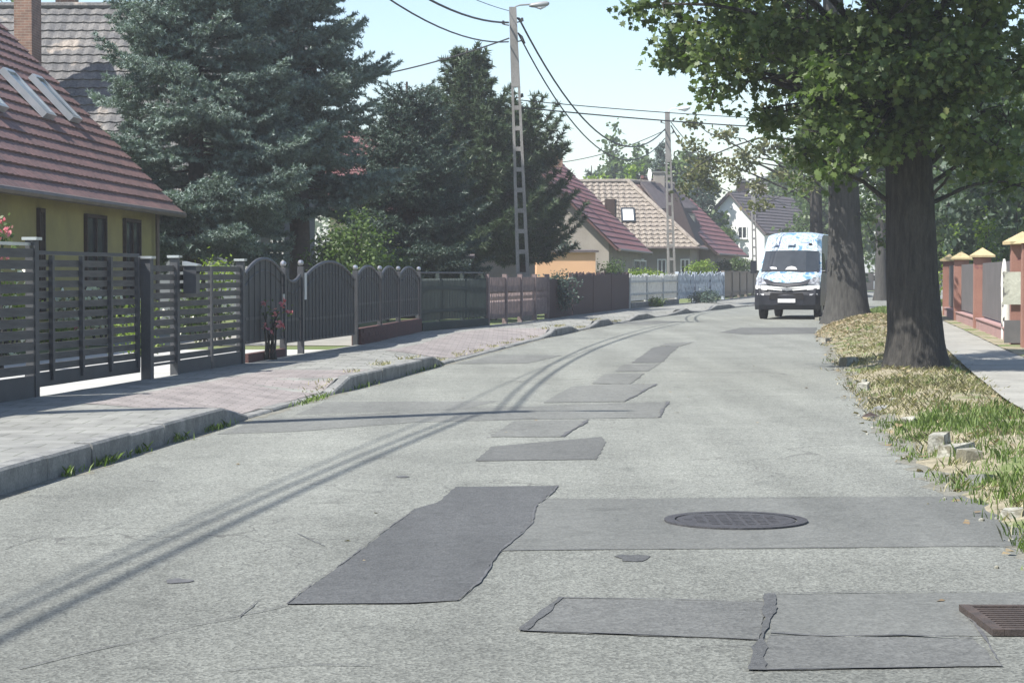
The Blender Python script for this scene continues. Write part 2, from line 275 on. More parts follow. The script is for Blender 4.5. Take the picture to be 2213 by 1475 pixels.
# ------------------------------------------------------------------ object helpers
def tag(o, label=None, cat=None, group=None, kind=None):
    if label: o['label'] = label
    if cat: o['category'] = cat
    if group: o['group'] = group
    if kind: o['kind'] = kind
    return o
def thing(name, label, cat, loc, group=None):
    o = bpy.data.objects.new(name, None); COL.objects.link(o); o.location = loc; o.empty_display_size = 0.3
    return tag(o, label, cat, group)
def org(o):
    v = Vector((0, 0, 0))
    while o is not None:
        v = v + Vector(o.location); o = o.parent
    return v
def link(name, me, m, parent=None):
    o = bpy.data.objects.new(name, me); COL.objects.link(o)
    if m: me.materials.append(MATS[m])
    if parent is not None: o.parent = parent
    return o
class MB:
    """collects shapes in world coordinates; build() makes ONE mesh object"""
    def __init__(s): s.v = []; s.f = []
    def add(s, vs, fs):
        n = len(s.v); s.v += [tuple(x) for x in vs]; s.f += [tuple(i + n for i in f) for f in fs]; return s
    def hexa(s, b4, t4):
        """box from four bottom and four top corners (both counterclockwise from above)"""
        return s.add(list(b4) + list(t4), [(3, 2, 1, 0), (4, 5, 6, 7), (0, 1, 5, 4), (1, 2, 6, 5), (2, 3, 7, 6), (3, 0, 4, 7)])
    def box(s, c, size, rz=0.0):
        x, y, z = c; a, b_, h = size[0] / 2, size[1] / 2, size[2] / 2; ca, sa = math.cos(rz), math.sin(rz)
        pts = [(x + u * ca - v * sa, y + u * sa + v * ca) for u, v in ((-a, -b_), (a, -b_), (a, b_), (-a, b_))]
        return s.hexa([(p[0], p[1], z - h) for p in pts], [(p[0], p[1], z + h) for p in pts])
    def wallbox(s, A, B, th, z0, z1):
        """upright box from A to B (xy) with thickness th"""
        A = Vector((A[0], A[1])); B = Vector((B[0], B[1])); d = (B - A).normalized(); n = Vector((-d.y, d.x)) * th / 2
        q = [A - n, B - n, B + n, A + n]
        return s.hexa([(p.x, p.y, z0) for p in q], [(p.x, p.y, z1) for p in q])
    def tube(s, pts, rad, n=8, caps=True):
        pts = [Vector(p) for p in pts]; rings = []
        if not hasattr(rad, '__len__'): rad = [rad] * len(pts)
        base = len(s.v); up = None
        for i, p in enumerate(pts):
            t = (pts[min(i + 1, len(pts) - 1)] - pts[max(i - 1, 0)]).normalized()
            a = Vector((0, 0, 1)) if abs(t.z) < 0.9 else Vector((0, 1, 0))
            u = t.cross(a).normalized() if up is None else (up - t * up.dot(t)).normalized(); up = u; v = t.cross(u)
            s.v += [tuple(p + (u * math.cos(6.28318 * k / n) + v * math.sin(6.28318 * k / n)) * rad[i]) for k in range(n)]
        for i in range(len(pts) - 1):
            for k in range(n):
                a0 = base + i * n; k2 = (k + 1) % n
                s.f.append((a0 + k, a0 + k2, a0 + n + k2, a0 + n + k))
        if caps:
            s.f.append(tuple(base + k for k in range(n))[::-1]); s.f.append(tuple(base + (len(pts) - 1) * n + k for k in range(n)))
        return s
    def prism(s, poly, ext):
        """polygon (3D points) extruded by the vector ext"""
        n = len(poly); e = Vector(ext); b_ = [Vector(p) for p in poly]
        return s.add(b_ + [p + e for p in b_], [tuple(range(n))[::-1], tuple(range(n, 2 * n))] + [(i, (i + 1) % n, n + (i + 1) % n, n + i) for i in range(n)])
    def ball(s, c, r, n=10, m=6, sq=1.0):
        base = len(s.v); x, y, z = c
        for j in range(m + 1):
            t = math.pi * j / m
            for k in range(n):
                s.v.append((x + r * math.sin(t) * math.cos(6.28318 * k / n), y + r * math.sin(t) * math.sin(6.28318 * k / n), z + r * sq * math.cos(t)))
        for j in range(m):
            for k in range(n):
                s.f.append((base + j * n + k, base + (j + 1) * n + k, base + (j + 1) * n + (k + 1) % n, base + j * n + (k + 1) % n))
        return s
    def build(s, name, m, parent=None, smooth=False, kind=None):
        o0 = org(parent); me = bpy.data.meshes.new(name)
        me.from_pydata([(a - o0.x, b_ - o0.y, c - o0.z) for a, b_, c in s.v], [], s.f)
        if smooth: me.polygons.foreach_set('use_smooth', [True] * len(me.polygons))
        me.update(); o = link(name, me, m, parent)
        if kind: o['kind'] = kind
        return o
def copies(src, vecs):
    """repeat one part at other offsets, sharing its mesh"""
    for v in vecs:
        c = src.copy(); COL.objects.link(c); c.location = Vector(src.location) + Vector(v)
def grid_mesh(name, verts, nx, ny, m, kind=None, parent=None, smooth=True):
    """verts as (ny*nx,3) rows"""
    fs = [(j * nx + i, j * nx + i + 1, (j + 1) * nx + i + 1, (j + 1) * nx + i) for j in range(ny - 1) for i in range(nx - 1)]
    b = MB(); b.v = [tuple(v) for v in verts]; b.f = fs
    return b.build(name, m, parent, smooth=smooth, kind=kind)
def np_mesh(name, V, k, m, parent=None, tint=None, kind=None):
    """V: (faces*k,3) world coordinates, every face has its own k vertices"""
    o0 = org(parent); V = np.asarray(V, np.float32) - np.array([o0.x, o0.y, o0.z], np.float32)
    nv = len(V); nf = nv // k; me = bpy.data.meshes.new(name)
    me.vertices.add(nv); me.vertices.foreach_set('co', V.ravel())
    me.loops.add(nv); me.loops.foreach_set('vertex_index', np.arange(nv, dtype=np.int32))
    me.polygons.add(nf); me.polygons.foreach_set('loop_start', np.arange(0, nv, k, dtype=np.int32))
    me.update(calc_edges=True)
    if tint is not None:
        a = me.attributes.new('tint', 'FLOAT', 'FACE'); a.data.foreach_set('value', np.clip(tint, 0, 1).astype(np.float32))
    o = link(name, me, m, parent)
    if kind: o['kind'] = kind
    return o
def norm(a): return a / (np.linalg.norm(a, axis=-1, keepdims=True) + 1e-9)
# ------------------------------------------------------------------ plan curves: x as a function of distance y
def curve(pts):
    xs = np.array([p[0] for p in pts], float); ys = np.array([p[1] for p in pts], float)
    yy = np.arange(-10, 260.01, 0.5); xx = np.interp(yy, ys, xs)
    lo = ys < 1e9
    # extend with end slopes, then smooth
    s0 = (xs[1] - xs[0]) / (ys[1] - ys[0]); s1 = (xs[-1] - xs[-2]) / (ys[-1] - ys[-2])
    xx = np.where(yy < ys[0], xs[0] + (yy - ys[0]) * s0, xx); xx = np.where(yy > ys[-1], xs[-1] + (yy - ys[-1]) * s1, xx)
    k = np.ones(9) / 9; pad = np.pad(xx, 4, mode='reflect', reflect_type='odd'); xx = np.convolve(pad, k, mode='valid')
    return lambda d: float(np.interp(d, yy, xx))
KL = curve([(-3.9, 5), (-3.25, 12.9), (-2.63, 19.2), (-2.05, 24), (-1.1, 31.3), (0.75, 45), (2.75, 57), (4.6, 66), (7.0, 76), (10.6, 91), (20, 120), (36, 160), (75, 230)])
KR = curve([(2.45, 5), (2.75, 11.5), (3.15, 16.5), (4.06, 23.5), (5.25, 33), (7.35, 48), (9.5, 60), (12.5, 74), (17, 91), (27, 120), (44, 160), (84, 230)])
SW = curve([(3.9, 8), (4.5, 15), (5.2, 21), (6.7, 30), (8.1, 38), (9.9, 49), (12.4, 62), (15, 74), (19.5, 91), (30, 120), (47, 160), (87, 230)])
PL = curve([(5.2, 8), (6.1, 16), (7.9, 28), (9.45, 38), (11.3, 49.3), (13.7, 64.5), (17.6, 80), (21.6, 91), (32.5, 120), (50, 160), (90, 230)])
_fl = [G(70, 865, .13), G(318, 824, .13), G(520, 790, .13), G(640, 768, .13), G(770, 750, .13), G(900, 718, .13), G(1050, 706, .13), G(1180, 691, .13), G(1355, 668, .13), G(1560, 648, .13)]
FL = curve([(-6.4, 5), (-5.75, 15)] + [(p.x, p.y) for p in _fl] + [(15.5, 125), (32, 162), (71, 232)])
RAISED = [(-20, 19.7), (23.9, 31.4), (45.4, 50.0), (53.2, 57.2), (61.5, 66), (70, 74.5), (79, 85), (92, 100), (108, 125)]
def kerb_h(d):
    h = 0.025
    for a, b_ in RAISED:
        t = min((d - a) / 0.7, (b_ - d) / 0.7); h = max(h, 0.025 + 0.135 * max(0, min(1, t)))
    return h
def vnoise(x, y, s=1.0, seed=0):
    return math.sin(x * 1.7 * s + seed) * math.cos(y * 1.3 * s + 2 * seed) * 0.5 + math.sin(x * 3.9 * s + y * 2.3 * s + seed) * 0.3 + math.sin(x * 7.3 * s - y * 5.1 * s + seed) * 0.2
def pav_z(x, d):
    t = (KL(d) - 0.14 - x) / max(0.5, KL(d) - FL(d)); t = max(0, min(1, t * 1.7)); h = kerb_h(d)
    return h + (0.16 - h) * t * t * (3 - 2 * t) + 0.006 * vnoise(x, d, 1.2)
def verge_z(x, d):
    e = KR(d) + 0.22 * vnoise(x * 0.2, d, 1.6, 3) * (1 if d < 60 else 0.5); t = (x - e) / 0.55
    h = 0.10 * max(0, min(1, t)); h += 0.03 * vnoise(x, d, 1.1, 5) * max(0, min(1, t))
    h += 0.27 * math.exp(-((x - (KR(d) + 1.15)) / 0.95) ** 2 - ((d - 51.5) / 6.5) ** 2)
    s = (SW(d) - 0.15 - x) / 0.5
    return h * max(0.0, min(1, s + 0.6)) - 0.015 if t > -0.1 else -0.02

# ------------------------------------------------------------------ ground, road, pavements
g = MB(); g.add([(-800, -60, -0.06), (800, -60, -0.06), (800, 1000, -0.06), (-800, 1000, -0.06)], [(0, 1, 2, 3)])
g.build('ground', 'lawn', kind='structure')
def strip(name, m, f0, f1, d0, d1, step, nx, zf, dz=0.0, kind='structure'):
    n = int((d1 - d0) / step) + 1; V = []
    for j in range(n):
        d = d0 + (d1 - d0) * j / (n - 1)
        a, b_ = f0(d), f1(d)
        for i in range(nx):
            x = a + (b_ - a) * i / (nx - 1); V.append((x, d, zf(x, d) + dz))
    return grid_mesh(name, V, nx, n, m, kind=kind)
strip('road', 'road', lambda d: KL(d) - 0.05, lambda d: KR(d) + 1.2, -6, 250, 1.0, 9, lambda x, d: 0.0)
strip('pavement', 'pavers_gray', FL, lambda d: KL(d) - 0.13, -6, 250, 0.5, 12, pav_z)
# pink block paving at the dropped kerbs
strip('driveway_crossing', 'pavers_pink', lambda d: FL(d) + 0.9, lambda d: KL(d) - 0.14, 19.6, 26.5, 0.5, 10, pav_z, 0.005)
strip('driveway_crossing', 'pavers_pink', lambda d: FL(d) + 1.0, lambda d: KL(d) - 0.14, 33.5, 47.0, 0.5, 10, pav_z, 0.005)
strip('driveway_crossing', 'pavers_gray', lambda d: FL(d) + 0.3, lambda d: KL(d) - 0.14, 50.3, 53.2, 0.5, 10, pav_z, 0.005)
strip('garden_lawn', 'lawn', lambda d: -90, lambda d: FL(d) - 0.02, -6, 250, 2.0, 12, lambda x, d: 0.12)
strip('garden_driveway', 'concrete_bright', lambda d: FL(d) - 3.4, lambda d: FL(d) - 0.03, 18.5, 34.5, 1.0, 6, lambda x, d: 0.13)
strip('garden_driveway', 'concrete', lambda d: FL(d) - 5.5, lambda d: FL(d) - 0.03, 36.5, 43, 1.0, 6, lambda x, d: 0.13)
strip('verge', 'soil', lambda d: KR(d) - 0.25, lambda d: SW(d), 2, 120, 0.18, 12, verge_z)
strip('verge', 'lawn', lambda d: KR(d) - 0.1, lambda d: SW(d), 120.2, 250, 2.0, 6, lambda x, d: 0.04)
strip('footpath', 'concrete', lambda d: SW(d) - 0.1, lambda d: PL(d) - 0.25, 2, 250, 1.0, 5, lambda x, d: 0.085 + 0.008 * vnoise(x, d, 0.8))
strip('dry_grass_strip', 'soil', lambda d: PL(d) - 0.5, lambda d: PL(d) + 0.6, 2, 250, 0.6, 5, lambda x, d: 0.1 + 0.015 * vnoise(x, d, 2.2))
strip('yard_lawn', 'lawn', lambda d: PL(d) + 0.55, lambda d: PL(d) + 90, 2, 250, 2.0, 8, lambda x, d: 0.09)

# kerb stones on the house side: each stone a piece
kb = bpy.data.objects.new('kerb', None); COL.objects.link(kb); kb.location = (KL(12), 12, 0); kb['kind'] = 'structure'
d = 3.0; k = 0
while d < 128:
    ln = 0.99 if d < 60 else 1.98
    a, b_ = Vector((KL(d), d)), Vector((KL(d + ln), d + ln)); t = (b_ - a).normalized(); n = Vector((-t.y, t.x)) * 0.14
    b_ = b_ - t * (0.012 + 0.01 * random.random())
    j0, j1 = random.uniform(-0.012, 0.012), random.uniform(-0.008, 0.008); off = t.yx * 0 + n * random.uniform(-0.05, 0.05); a = a + off; b_ = b_ + off
    h0, h1 = kerb_h(d) + 0.006 + j1, kerb_h(d + ln) + 0.006 + j1
    mb = MB(); bt = 0.018
    q = [(a.x, a.y), (b_.x, b_.y), (b_.x + n.x, b_.y + n.y), (a.x + n.x, a.y + n.y)]
    qt = [(a.x + n.x * bt / .14, a.y + n.y * bt / .14), (b_.x + n.x * bt / .14, b_.y + n.y * bt / .14)]
    mb.add([(q[0][0], q[0][1], -0.05), (q[1][0], q[1][1], -0.05), (q[2][0], q[2][1], -0.05), (q[3][0], q[3][1], -0.05),
            (q[0][0], q[0][1], h0 - bt), (q[1][0], q[1][1], h1 - bt), (qt[0][0], qt[0][1], h0), (qt[1][0], qt[1][1], h1), (q[2][0], q[2][1], h1), (q[3][0], q[3][1], h0)],
           [(0, 1, 5, 4), (4, 5, 7, 6), (6, 7, 8, 9), (3, 2, 1, 0), (0, 4, 6, 9, 3), (1, 2, 8, 7, 5), (2, 3, 9, 8)])
    mb.build('kerb_stone', 'kerb', kb); d += ln; k += 1
# broken pale kerb stones showing through the verge
kr = bpy.data.objects.new('verge_kerb', None); COL.objects.link(kr); kr.location = (KR(15), 15, 0); kr['kind'] = 'structure'
for (px, py, ln, h, rz, m) in ((2030, 968, 0.5, .15, 1.25, 'kerb_pale'), (2068, 985, 0.42, .12, 0.9, 'kerb_pale'), (2096, 1000, 0.28, .13, 1.6, 'kerb_pale'), (1962, 915, 0.3, .08, 1.3, 'kerb_pale'),
                               (1925, 868, 0.4, .06, 1.3, 'kerb_pale'), (1866, 840, 0.22, .1, 1.2, 'kerb_pale'), (1835, 786, 0.5, .14, 1.0, 'kerb_pale'), (1785, 735, 0.7, .08, 1.2, 'kerb_pale'), (2190, 1108, 0.25, .05, 1.2, 'kerb_pale'),
                               (1770, 690, 1.1, .1, 1.3, 'kerb_pale'), (2125, 1030, 0.25, .05, 0.9, 'kerb'), (1905, 880, 0.3, .04, 1.2, 'kerb')):
    p = G(px, py, 0.03); mb = MB(); a = random.uniform(-.05, .05)
    c, s_ = math.cos(rz), math.sin(rz); hw = 0.075
    def q(u, v, z): return (p.x + u * c - v * s_, p.y + u * s_ + v * c, z)
    mb.hexa([q(-ln / 2, -hw, -.05), q(ln / 2, -hw, -.05), q(ln / 2, hw, -.05), q(-ln / 2, hw, -.05)],
            [q(-ln / 2 + .02, -hw + .015, h + a * .3), q(ln / 2 - .03, -hw + .02, h - a * .3), q(ln / 2 - .01, hw - .01, h - .01 - a * .2), q(-ln / 2 + .015, hw - .02, h)])
    mb.build('kerb_stone', m, kr)

# ------------------------------------------------------------------ asphalt patches (thin sheets one above the other)
def jag(poly, amp, step=0.12):
    step = min(step, .05) if amp < .011 else step * .4
    out = []
    n = len(poly)
    for i in range(n):
        a, b_ = poly[i], poly[(i + 1) % n]; L_ = (b_ - a).length; k = max(1, int(L_ / step))
        nn = Vector((-(b_ - a).y, (b_ - a).x, 0)).normalized()
        for j in range(k):
            p = a.lerp(b_, j / k)
            if j:
                u = j / k * L_; e = min(1, j, k - j) 
                p = p + nn * amp * (0.3 * math.sin(u * 1.3 + i * 3) + .5 * math.sin(u * 5.3 + i) + .6 * math.sin(u * 17 + i * 5) + random.gauss(0, .35)) * e
            out.append(p)
    return out
def patch(name, px, m, z, amp=0.008, step=0.12):
    poly = [G(*p) for p in px]; poly = [Vector((p.x, p.y, 0)) for p in poly]
    poly = jag(poly, amp, step); mb = MB(); mb.add([(p.x, p.y, z) for p in poly], [tuple(range(len(poly)))])
    o = mb.build(name, m, kind='structure')
    return o
def seam(px, wdt, z, name='tar_seam', m='tar'):
    pts = [G(*p) for p in px]; out = []
    for i in range(len(pts) - 1):
        k = max(1, int((pts[i + 1] - pts[i]).length / 0.06))
        out += [pts[i].lerp(pts[i + 1], j / k) for j in range(k)]
    out.append(pts[-1]); V = []; F = []
    for i, p in enumerate(out):
        t = (out[min(i + 1, len(out) - 1)] - out[max(i - 1, 0)]).normalized(); n = Vector((-t.y, t.x, 0))
        ww = wdt * (.55 + .3 * math.sin(i * .31) + .2 * math.sin(i * .93 + 1) + random.uniform(-.12, .12)) / 2; o = n * (.008 * math.sin(i * .21) + random.gauss(0, 0.0018))
        V += [tuple(p + o + n * ww), tuple(p + o - n * ww)]
    V = [(a, b_, z) for a, b_, c in V]
    F = [(2 * i, 2 * i + 1, 2 * i + 3, 2 * i + 2) for i in range(len(out) - 1)]
    MB().add(V, F).build(name, m, kind='structure')
AP = 'asphalt_patch'
patch(AP, [(2300, 1178), (1085, 1190), (1120, 1150), (1175, 1078), (2090, 1072), (2213, 1108), (2300, 1130)][::-1], 'patch_light', 0.002, 0.004)
patch(AP, [(620, 1306), (760, 1204), (895, 1100), (945, 1086), (985, 1052), (1205, 1050), (1160, 1095), (1150, 1130), (1085, 1190), (1040, 1250), (990, 1298), (880, 1304)], 'patch_dark', 0.004, 0.006)
patch(AP, [(1130, 1364), (1165, 1340), (1215, 1292), (1664, 1301), (1640, 1383)], 'patch_mid', 0.004, 0.01)
patch(AP, [(1660, 1285), (2230, 1279), (2300, 1375), (1664, 1372)], 'patch_light', 0.002, 0.006)
patch(AP, [(1638, 1450), (1660, 1374), (2100, 1380), (2168, 1440)], 'patch_mid', 0.004, 0.008)
patch(AP, [(1028, 996), (1062, 965), (1300, 944), (1310, 955), (1290, 993)], 'patch_mid', 0.004, 0.0065)
patch(AP, [(1060, 944), (1110, 910), (1272, 907), (1215, 944)], 'patch_far', 0.004, 0.008)
patch(AP, [(470, 938), (560, 905), (1080, 880), (1443, 868), (1424, 902), (1110, 907), (900, 912), (640, 932)], 'patch_far', 0.0022, 0.01, 0.25)
patch(AP, [(640, 896), (700, 868), (1080, 866), (1000, 884)], 'patch_far', 0.0015, 0.01, 0.3)
patch(AP, [(1175, 870), (1235, 835), (1330, 829), (1418, 830), (1350, 868)], 'patch_far', 0.004, 0.012, 0.3)
patch(AP, [(1280, 829), (1306, 808), (1392, 807), (1362, 830)], 'patch_far', 0.006, 0.012, 0.3)
patch(AP, [(1330, 803), (1345, 788), (1425, 786), (1400, 802)], 'patch_far', 0.004, 0.02, 0.4)
patch(AP, [(1365, 784), (1412, 750), (1468, 747), (1428, 784)], 'patch_mid', 0.004, 0.02, 0.4)
patch(AP, [(1425, 748), (1440, 742), (1500, 739), (1470, 748)], 'patch_far', 0.006, 0.02, 0.4)
patch(AP, [(1556, 718), (1600, 708), (1765, 707), (1760, 721), (1610, 723)], 'patch_mid', 0.004, 0.03, 0.4)
patch(AP, [(985, 786), (1075, 766), (1215, 768), (1140, 785)], 'patch_far', 0.004, 0.02, 0.4)
patch(AP, [(1240, 700), (1330, 690), (1480, 694), (1400, 702)], 'patch_far', 0.004, 0.03, 0.6)
seam([(1170, 1078), (1500, 1076), (2090, 1072)], 0.015, 0.0065)
seam([(1085, 1190), (1500, 1186), (2250, 1181)], 0.017, 0.0065)
seam([(1205, 1050), (1160, 1096), (1150, 1130), (1085, 1190), (1040, 1250), (990, 1298)], 0.018, 0.007)
seam([(620, 1306), (880, 1305), (990, 1299)], 0.018, 0.007)
seam([(620, 1306), (895, 1100)], 0.01, 0.007)
seam([(1130, 1364), (1400, 1374), (1640, 1384)], 0.02, 0.007)
seam([(1128, 1364), (1175, 1330), (1215, 1292)], 0.05, 0.0075, m='patch_dark')
seam([(1215, 1293), (1664, 1301)], 0.02, 0.007)
seam([(1664, 1285), (1655, 1340), (1638, 1450)], 0.07, 0.0075, m='patch_dark')
seam([(1665, 1368), (1790, 1377), (1950, 1374), (2110, 1382)], 0.025, 0.007)
seam([(1640, 1449), (2168, 1441)], 0.018, 0.007)
seam([(2090, 1330), (2120, 1375), (2168, 1441)], 0.018, 0.007)
seam([(1215, 944), (1245, 925), (1272, 907)], 0.05, 0.007)
seam([(1443, 868), (1424, 902)], 0.05, 0.007)
seam([(1065, 906), (1424, 903)], 0.02, 0.007)
seam([(1418, 830), (1350, 868)], 0.05, 0.007)
seam([(560, 914), (800, 896), (1075, 878), (1250, 874), (1420, 869)], 0.02, 0.007)
seam([(1660, 1284), (1900, 1281), (2230, 1278)], 0.014, 0.0065)
# potholes and crumbling edges
for px, py, r in ((1370, 1205, .12), (1880, 902, .05), (382, 1255, .07), (870, 1030, .05)):
    p = G(px, py); mb = MB(); n = 11
    mb.add([(p.x + r * random.uniform(.5, 1.2) * math.cos(6.28 * i / n), p.y + r * 1.2 * random.uniform(.5, 1.2) * math.sin(6.28 * i / n), .0035) for i in range(n)], [tuple(range(n))])
    mb.build('pothole', 'tar' if px != 1370 else 'patch_dark', kind='structure')

for pts_, w__ in (([(40, 1446), (200, 1408), (330, 1380), (450, 1342), (560, 1322), (620, 1308)], .010), ([(420, 1352), (520, 1335), (560, 1300)], .007), ([(470, 1452), (640, 1438), (800, 1440)], .008),
                  ([(0, 1190), (90, 1160), (160, 1168), (260, 1130)], .006), ([(1440, 800), (1560, 806), (1650, 803), (1700, 809)], .03),
                  ([(700, 1180), (640, 1150), (600, 1160)], .006), ([(1480, 1010), (1600, 1000), (1720, 1012)], .006), ([(760, 1000), (860, 985), (930, 990)], .008), ([(1500, 900), (1600, 890), (1660, 896)], .012)):
    seam(pts_, w__, .0055, name='crack')
def dirt_band(name, f, side, wmax, m, d0, d1, seed):
    V = []; F = []; d_ = d0; i = 0
    while d_ < d1:
        w__ = wmax * max(.08, .5 + .5 * vnoise(seed, d_, 1.7, seed) + .35 * math.sin(d_ * 11 + seed) * random.random()); x = f(d_)
        V += [(x - side * .15, d_, .0012), (x + side * w__, d_, .0012)]
        if i: F.append((2 * i - 2, 2 * i - 1, 2 * i + 1, 2 * i) if side > 0 else (2 * i - 1, 2 * i - 2, 2 * i, 2 * i + 1))
        i += 1; d_ += .11
    MB().add(V, F).build(name, m, kind='structure')
dirt_band('gutter_dirt', KL, 1, .16, 'gutter_dirt', 5, 60, 1.0)
dirt_band('gutter_dirt', KR, -1, .26, 'gutter_dirt', 5, 60, 4.0)
# manhole cover in its frame
mc = G(1590, 1126); t = thing('manhole_cover', 'round grey iron manhole cover set in the smooth asphalt strip', 'manhole cover', (mc.x, mc.y, 0.006))
def disc(mb, c, r0, r1, z0, z1, n=48):
    """flat ring with outer wall"""
    b0 = len(mb.v)
    for r_, z in ((r1, z0), (r1, z1), (r0, z1)):
        mb.v += [(c.x + r_ * math.cos(6.28318 * i / n), c.y + r_ * math.sin(6.28318 * i / n), z) for i in range(n)]
    for j in range(2):
        for i in range(n): mb.f.append((b0 + j * n + i, b0 + j * n + (i + 1) % n, b0 + (j + 1) * n + (i + 1) % n, b0 + (j + 1) * n + i))
    return mb
disc(MB(), mc, .345, .405, .003, .013).build('frame', 'iron_cover', t)
mb = MB(); disc(mb, mc, 0.0, .335, .003, .012)
mb.build('lid', 'iron_cover', t)
for i in range(-4, 5):
    for j in range(-4, 5):
        if i * i + j * j < 17: MB().box((mc.x + i * .068, mc.y + j * .068, .0135), (.046, .046, .0025)).build('raised_stud', 'iron_cover', t)
# drain grate
gx0, gx1, gy0, gy1 = 1.88, 2.36, 7.9, 8.46
t = thing('drain_grate', 'rusty brown street drain grate with parallel bars beside the low patch', 'drain grate', ((gx0 + gx1) / 2, (gy0 + gy1) / 2, 0.004))
mb = MB(); mb.add([(gx0, gy0, .0145), (gx1, gy0, .0145), (gx1, gy1, .0145), (gx0, gy1, .0145)], [(0, 1, 2, 3)]); mb.build('gully', 'rubber', t)
mb = MB()
for a, b_ in (((gx0, gy0 - .02), (gx0, gy1 + .02)), ((gx1, gy0 - .02), (gx1, gy1 + .02))): mb.wallbox(a, b_, .045, .004, .03)
for a, b_ in (((gx0 + .024, gy0), (gx1 - .024, gy0)), ((gx0 + .024, gy1), (gx1 - .024, gy1))): mb.wallbox(a, b_, .04, .004, .029)
mb.build('frame', 'iron_rust', t)
src = MB().box(((gx0 + gx1) / 2, gy0 + .055, .021), (gx1 - gx0 - .05, .024, .014)).build('bar', 'iron_rust', t)
copies(src, [(0, .0475 * i, 0) for i in range(1, 10)])

# thin volume added to lift darks like a windscreen veil and whiten the sky
mh, N, L = newmat('veil_haze'); out = N.new('ShaderNodeOutputMaterial'); pv = N.new('ShaderNodeVolumePrincipled')
pv.inputs['Color'].default_value = (0.92, 0.95, 1.0, 1); pv.inputs['Density'].default_value = 0.0008; pv.inputs['Anisotropy'].default_value = 0.0
L.new(pv.outputs[0], out.inputs['Volume'])
MB().hexa([(-830, -80, -1.1), (830, -80, -1.1), (830, 1030, -1.1), (-830, 1030, -1.1)], [(-830, -80, 16), (830, -80, 16), (830, 1030, 16), (-830, 1030, 16)]).build('veil_haze', 'veil_haze', kind='stuff')
# ------------------------------------------------------------------ building helpers
def hit(px, py, p0, n):
    d = Vector(_dir(px, py)); c = Vector((0, 0, CAMZ)); t = (Vector(p0) - c).dot(n) / d.dot(n); return c + d * t
def on_line(px, A, B):
    """point of the xy line A-B seen at photo column px"""
    k = (px - CX) / FPX; dx, dy = B[0] - A[0], B[1] - A[1]; s = (k * A[1] - A[0]) / (dx - k * dy); return Vector((A[0] + s * dx, A[1] + s * dy))
def courses(parent, BL, BR, TL, TR, n, m, tile=0.3, amp=0.03, step=0.05, seg=2, joined=False, name='tile_course', segmax=150):
    BL, BR, TL, TR = map(Vector, (BL, BR, TL, TR)); nrm = (BR - BL).cross(TL - BL).normalized()
    if nrm.z < 0: nrm = -nrm
    U = (BR - BL).normalized(); J = MB()
    for i in range(n):
        mb = J if joined else MB()
        a0, a1 = BL.lerp(TL, i / n), BR.lerp(TR, i / n); t = min(1, (i + 1.12) / n); b0, b1 = BL.lerp(TL, t), BR.lerp(TR, t)
        k = max(2, min(segmax, int((a1 - a0).length / tile * seg))); V = []
        for j in range(k + 1):
            f = j / k; p, q = a0.lerp(a1, f), b0.lerp(b1, f)
            wv = amp * math.sin(6.28318 * (p - BL).dot(U) / tile); wq = amp * math.sin(6.28318 * (q - BL).dot(U) / tile)
            jit = random.uniform(-.004, .004)
            V += [p + nrm * (-0.01), p + nrm * (step + wv + jit), q + nrm * (0.004 + wq * 0.8)]
        F = []
        for j in range(k):
            o = 3 * j; F += [(o, o + 3, o + 4, o + 1), (o + 1, o + 4, o + 5, o + 2)]
        mb.add(V, F)
        if not joined: mb.build(name, m, parent)
    if joined: J.build(name, m, parent, kind='stuff')
def slab(mb, q, th):
    """thin plate below the quad q"""
    q = [Vector(p) for p in q]; n = (q[1] - q[0]).cross(q[3] - q[0]).normalized()
    if n.z < 0: n = -n
    return mb.hexa([p - n * th for p in q], [p - n * 0.012 for p in q])
def window(parent, A, B, z0, z1, out, frame='white_paint', glass='glass_dark', bars=1, name='window'):
    """A,B xy ends of the window on the wall, out = outward normal (xy)"""
    A = Vector((A[0], A[1])); B = Vector((B[0], B[1])); o = Vector((out[0], out[1])).normalized(); t = (B - A).normalized(); fw = 0.07
    mb = MB(); A2, B2 = A + o * 0.03, B + o * 0.03
    mb.wallbox(A2 - t * 0.0, A2 + t * fw, .08, z0, z1); mb.wallbox(B2 - t * fw, B2, .08, z0, z1)
    mb.wallbox(A2 + t * (fw + .001), B2 - t * (fw + .001), .078, z1 - fw, z1 - .001); mb.wallbox(A2 + t * (fw + .001), B2 - t * (fw + .001), .078, z0 + .001, z0 + fw)
    for i in range(bars):
        c = A2.lerp(B2, (i + 1) / (bars + 1)); mb.wallbox(c - t * .03, c + t * .03, .07, z0 + fw + .002, z1 - fw - .002)
    w_ = mb.build(name, frame, parent)
    A3, B3 = A + o * 0.012, B + o * 0.012
    MB().wallbox(A3 + t * .03, B3 - t * .03, .02, z0 + .03, z1 - .03).build('pane', glass, w_)
    MB().wallbox(A + o * .07 - t * .06, B + o * .07 + t * .06, .14, z0 - .05, z0 - .004).build('sill', frame, w_)
    return w_
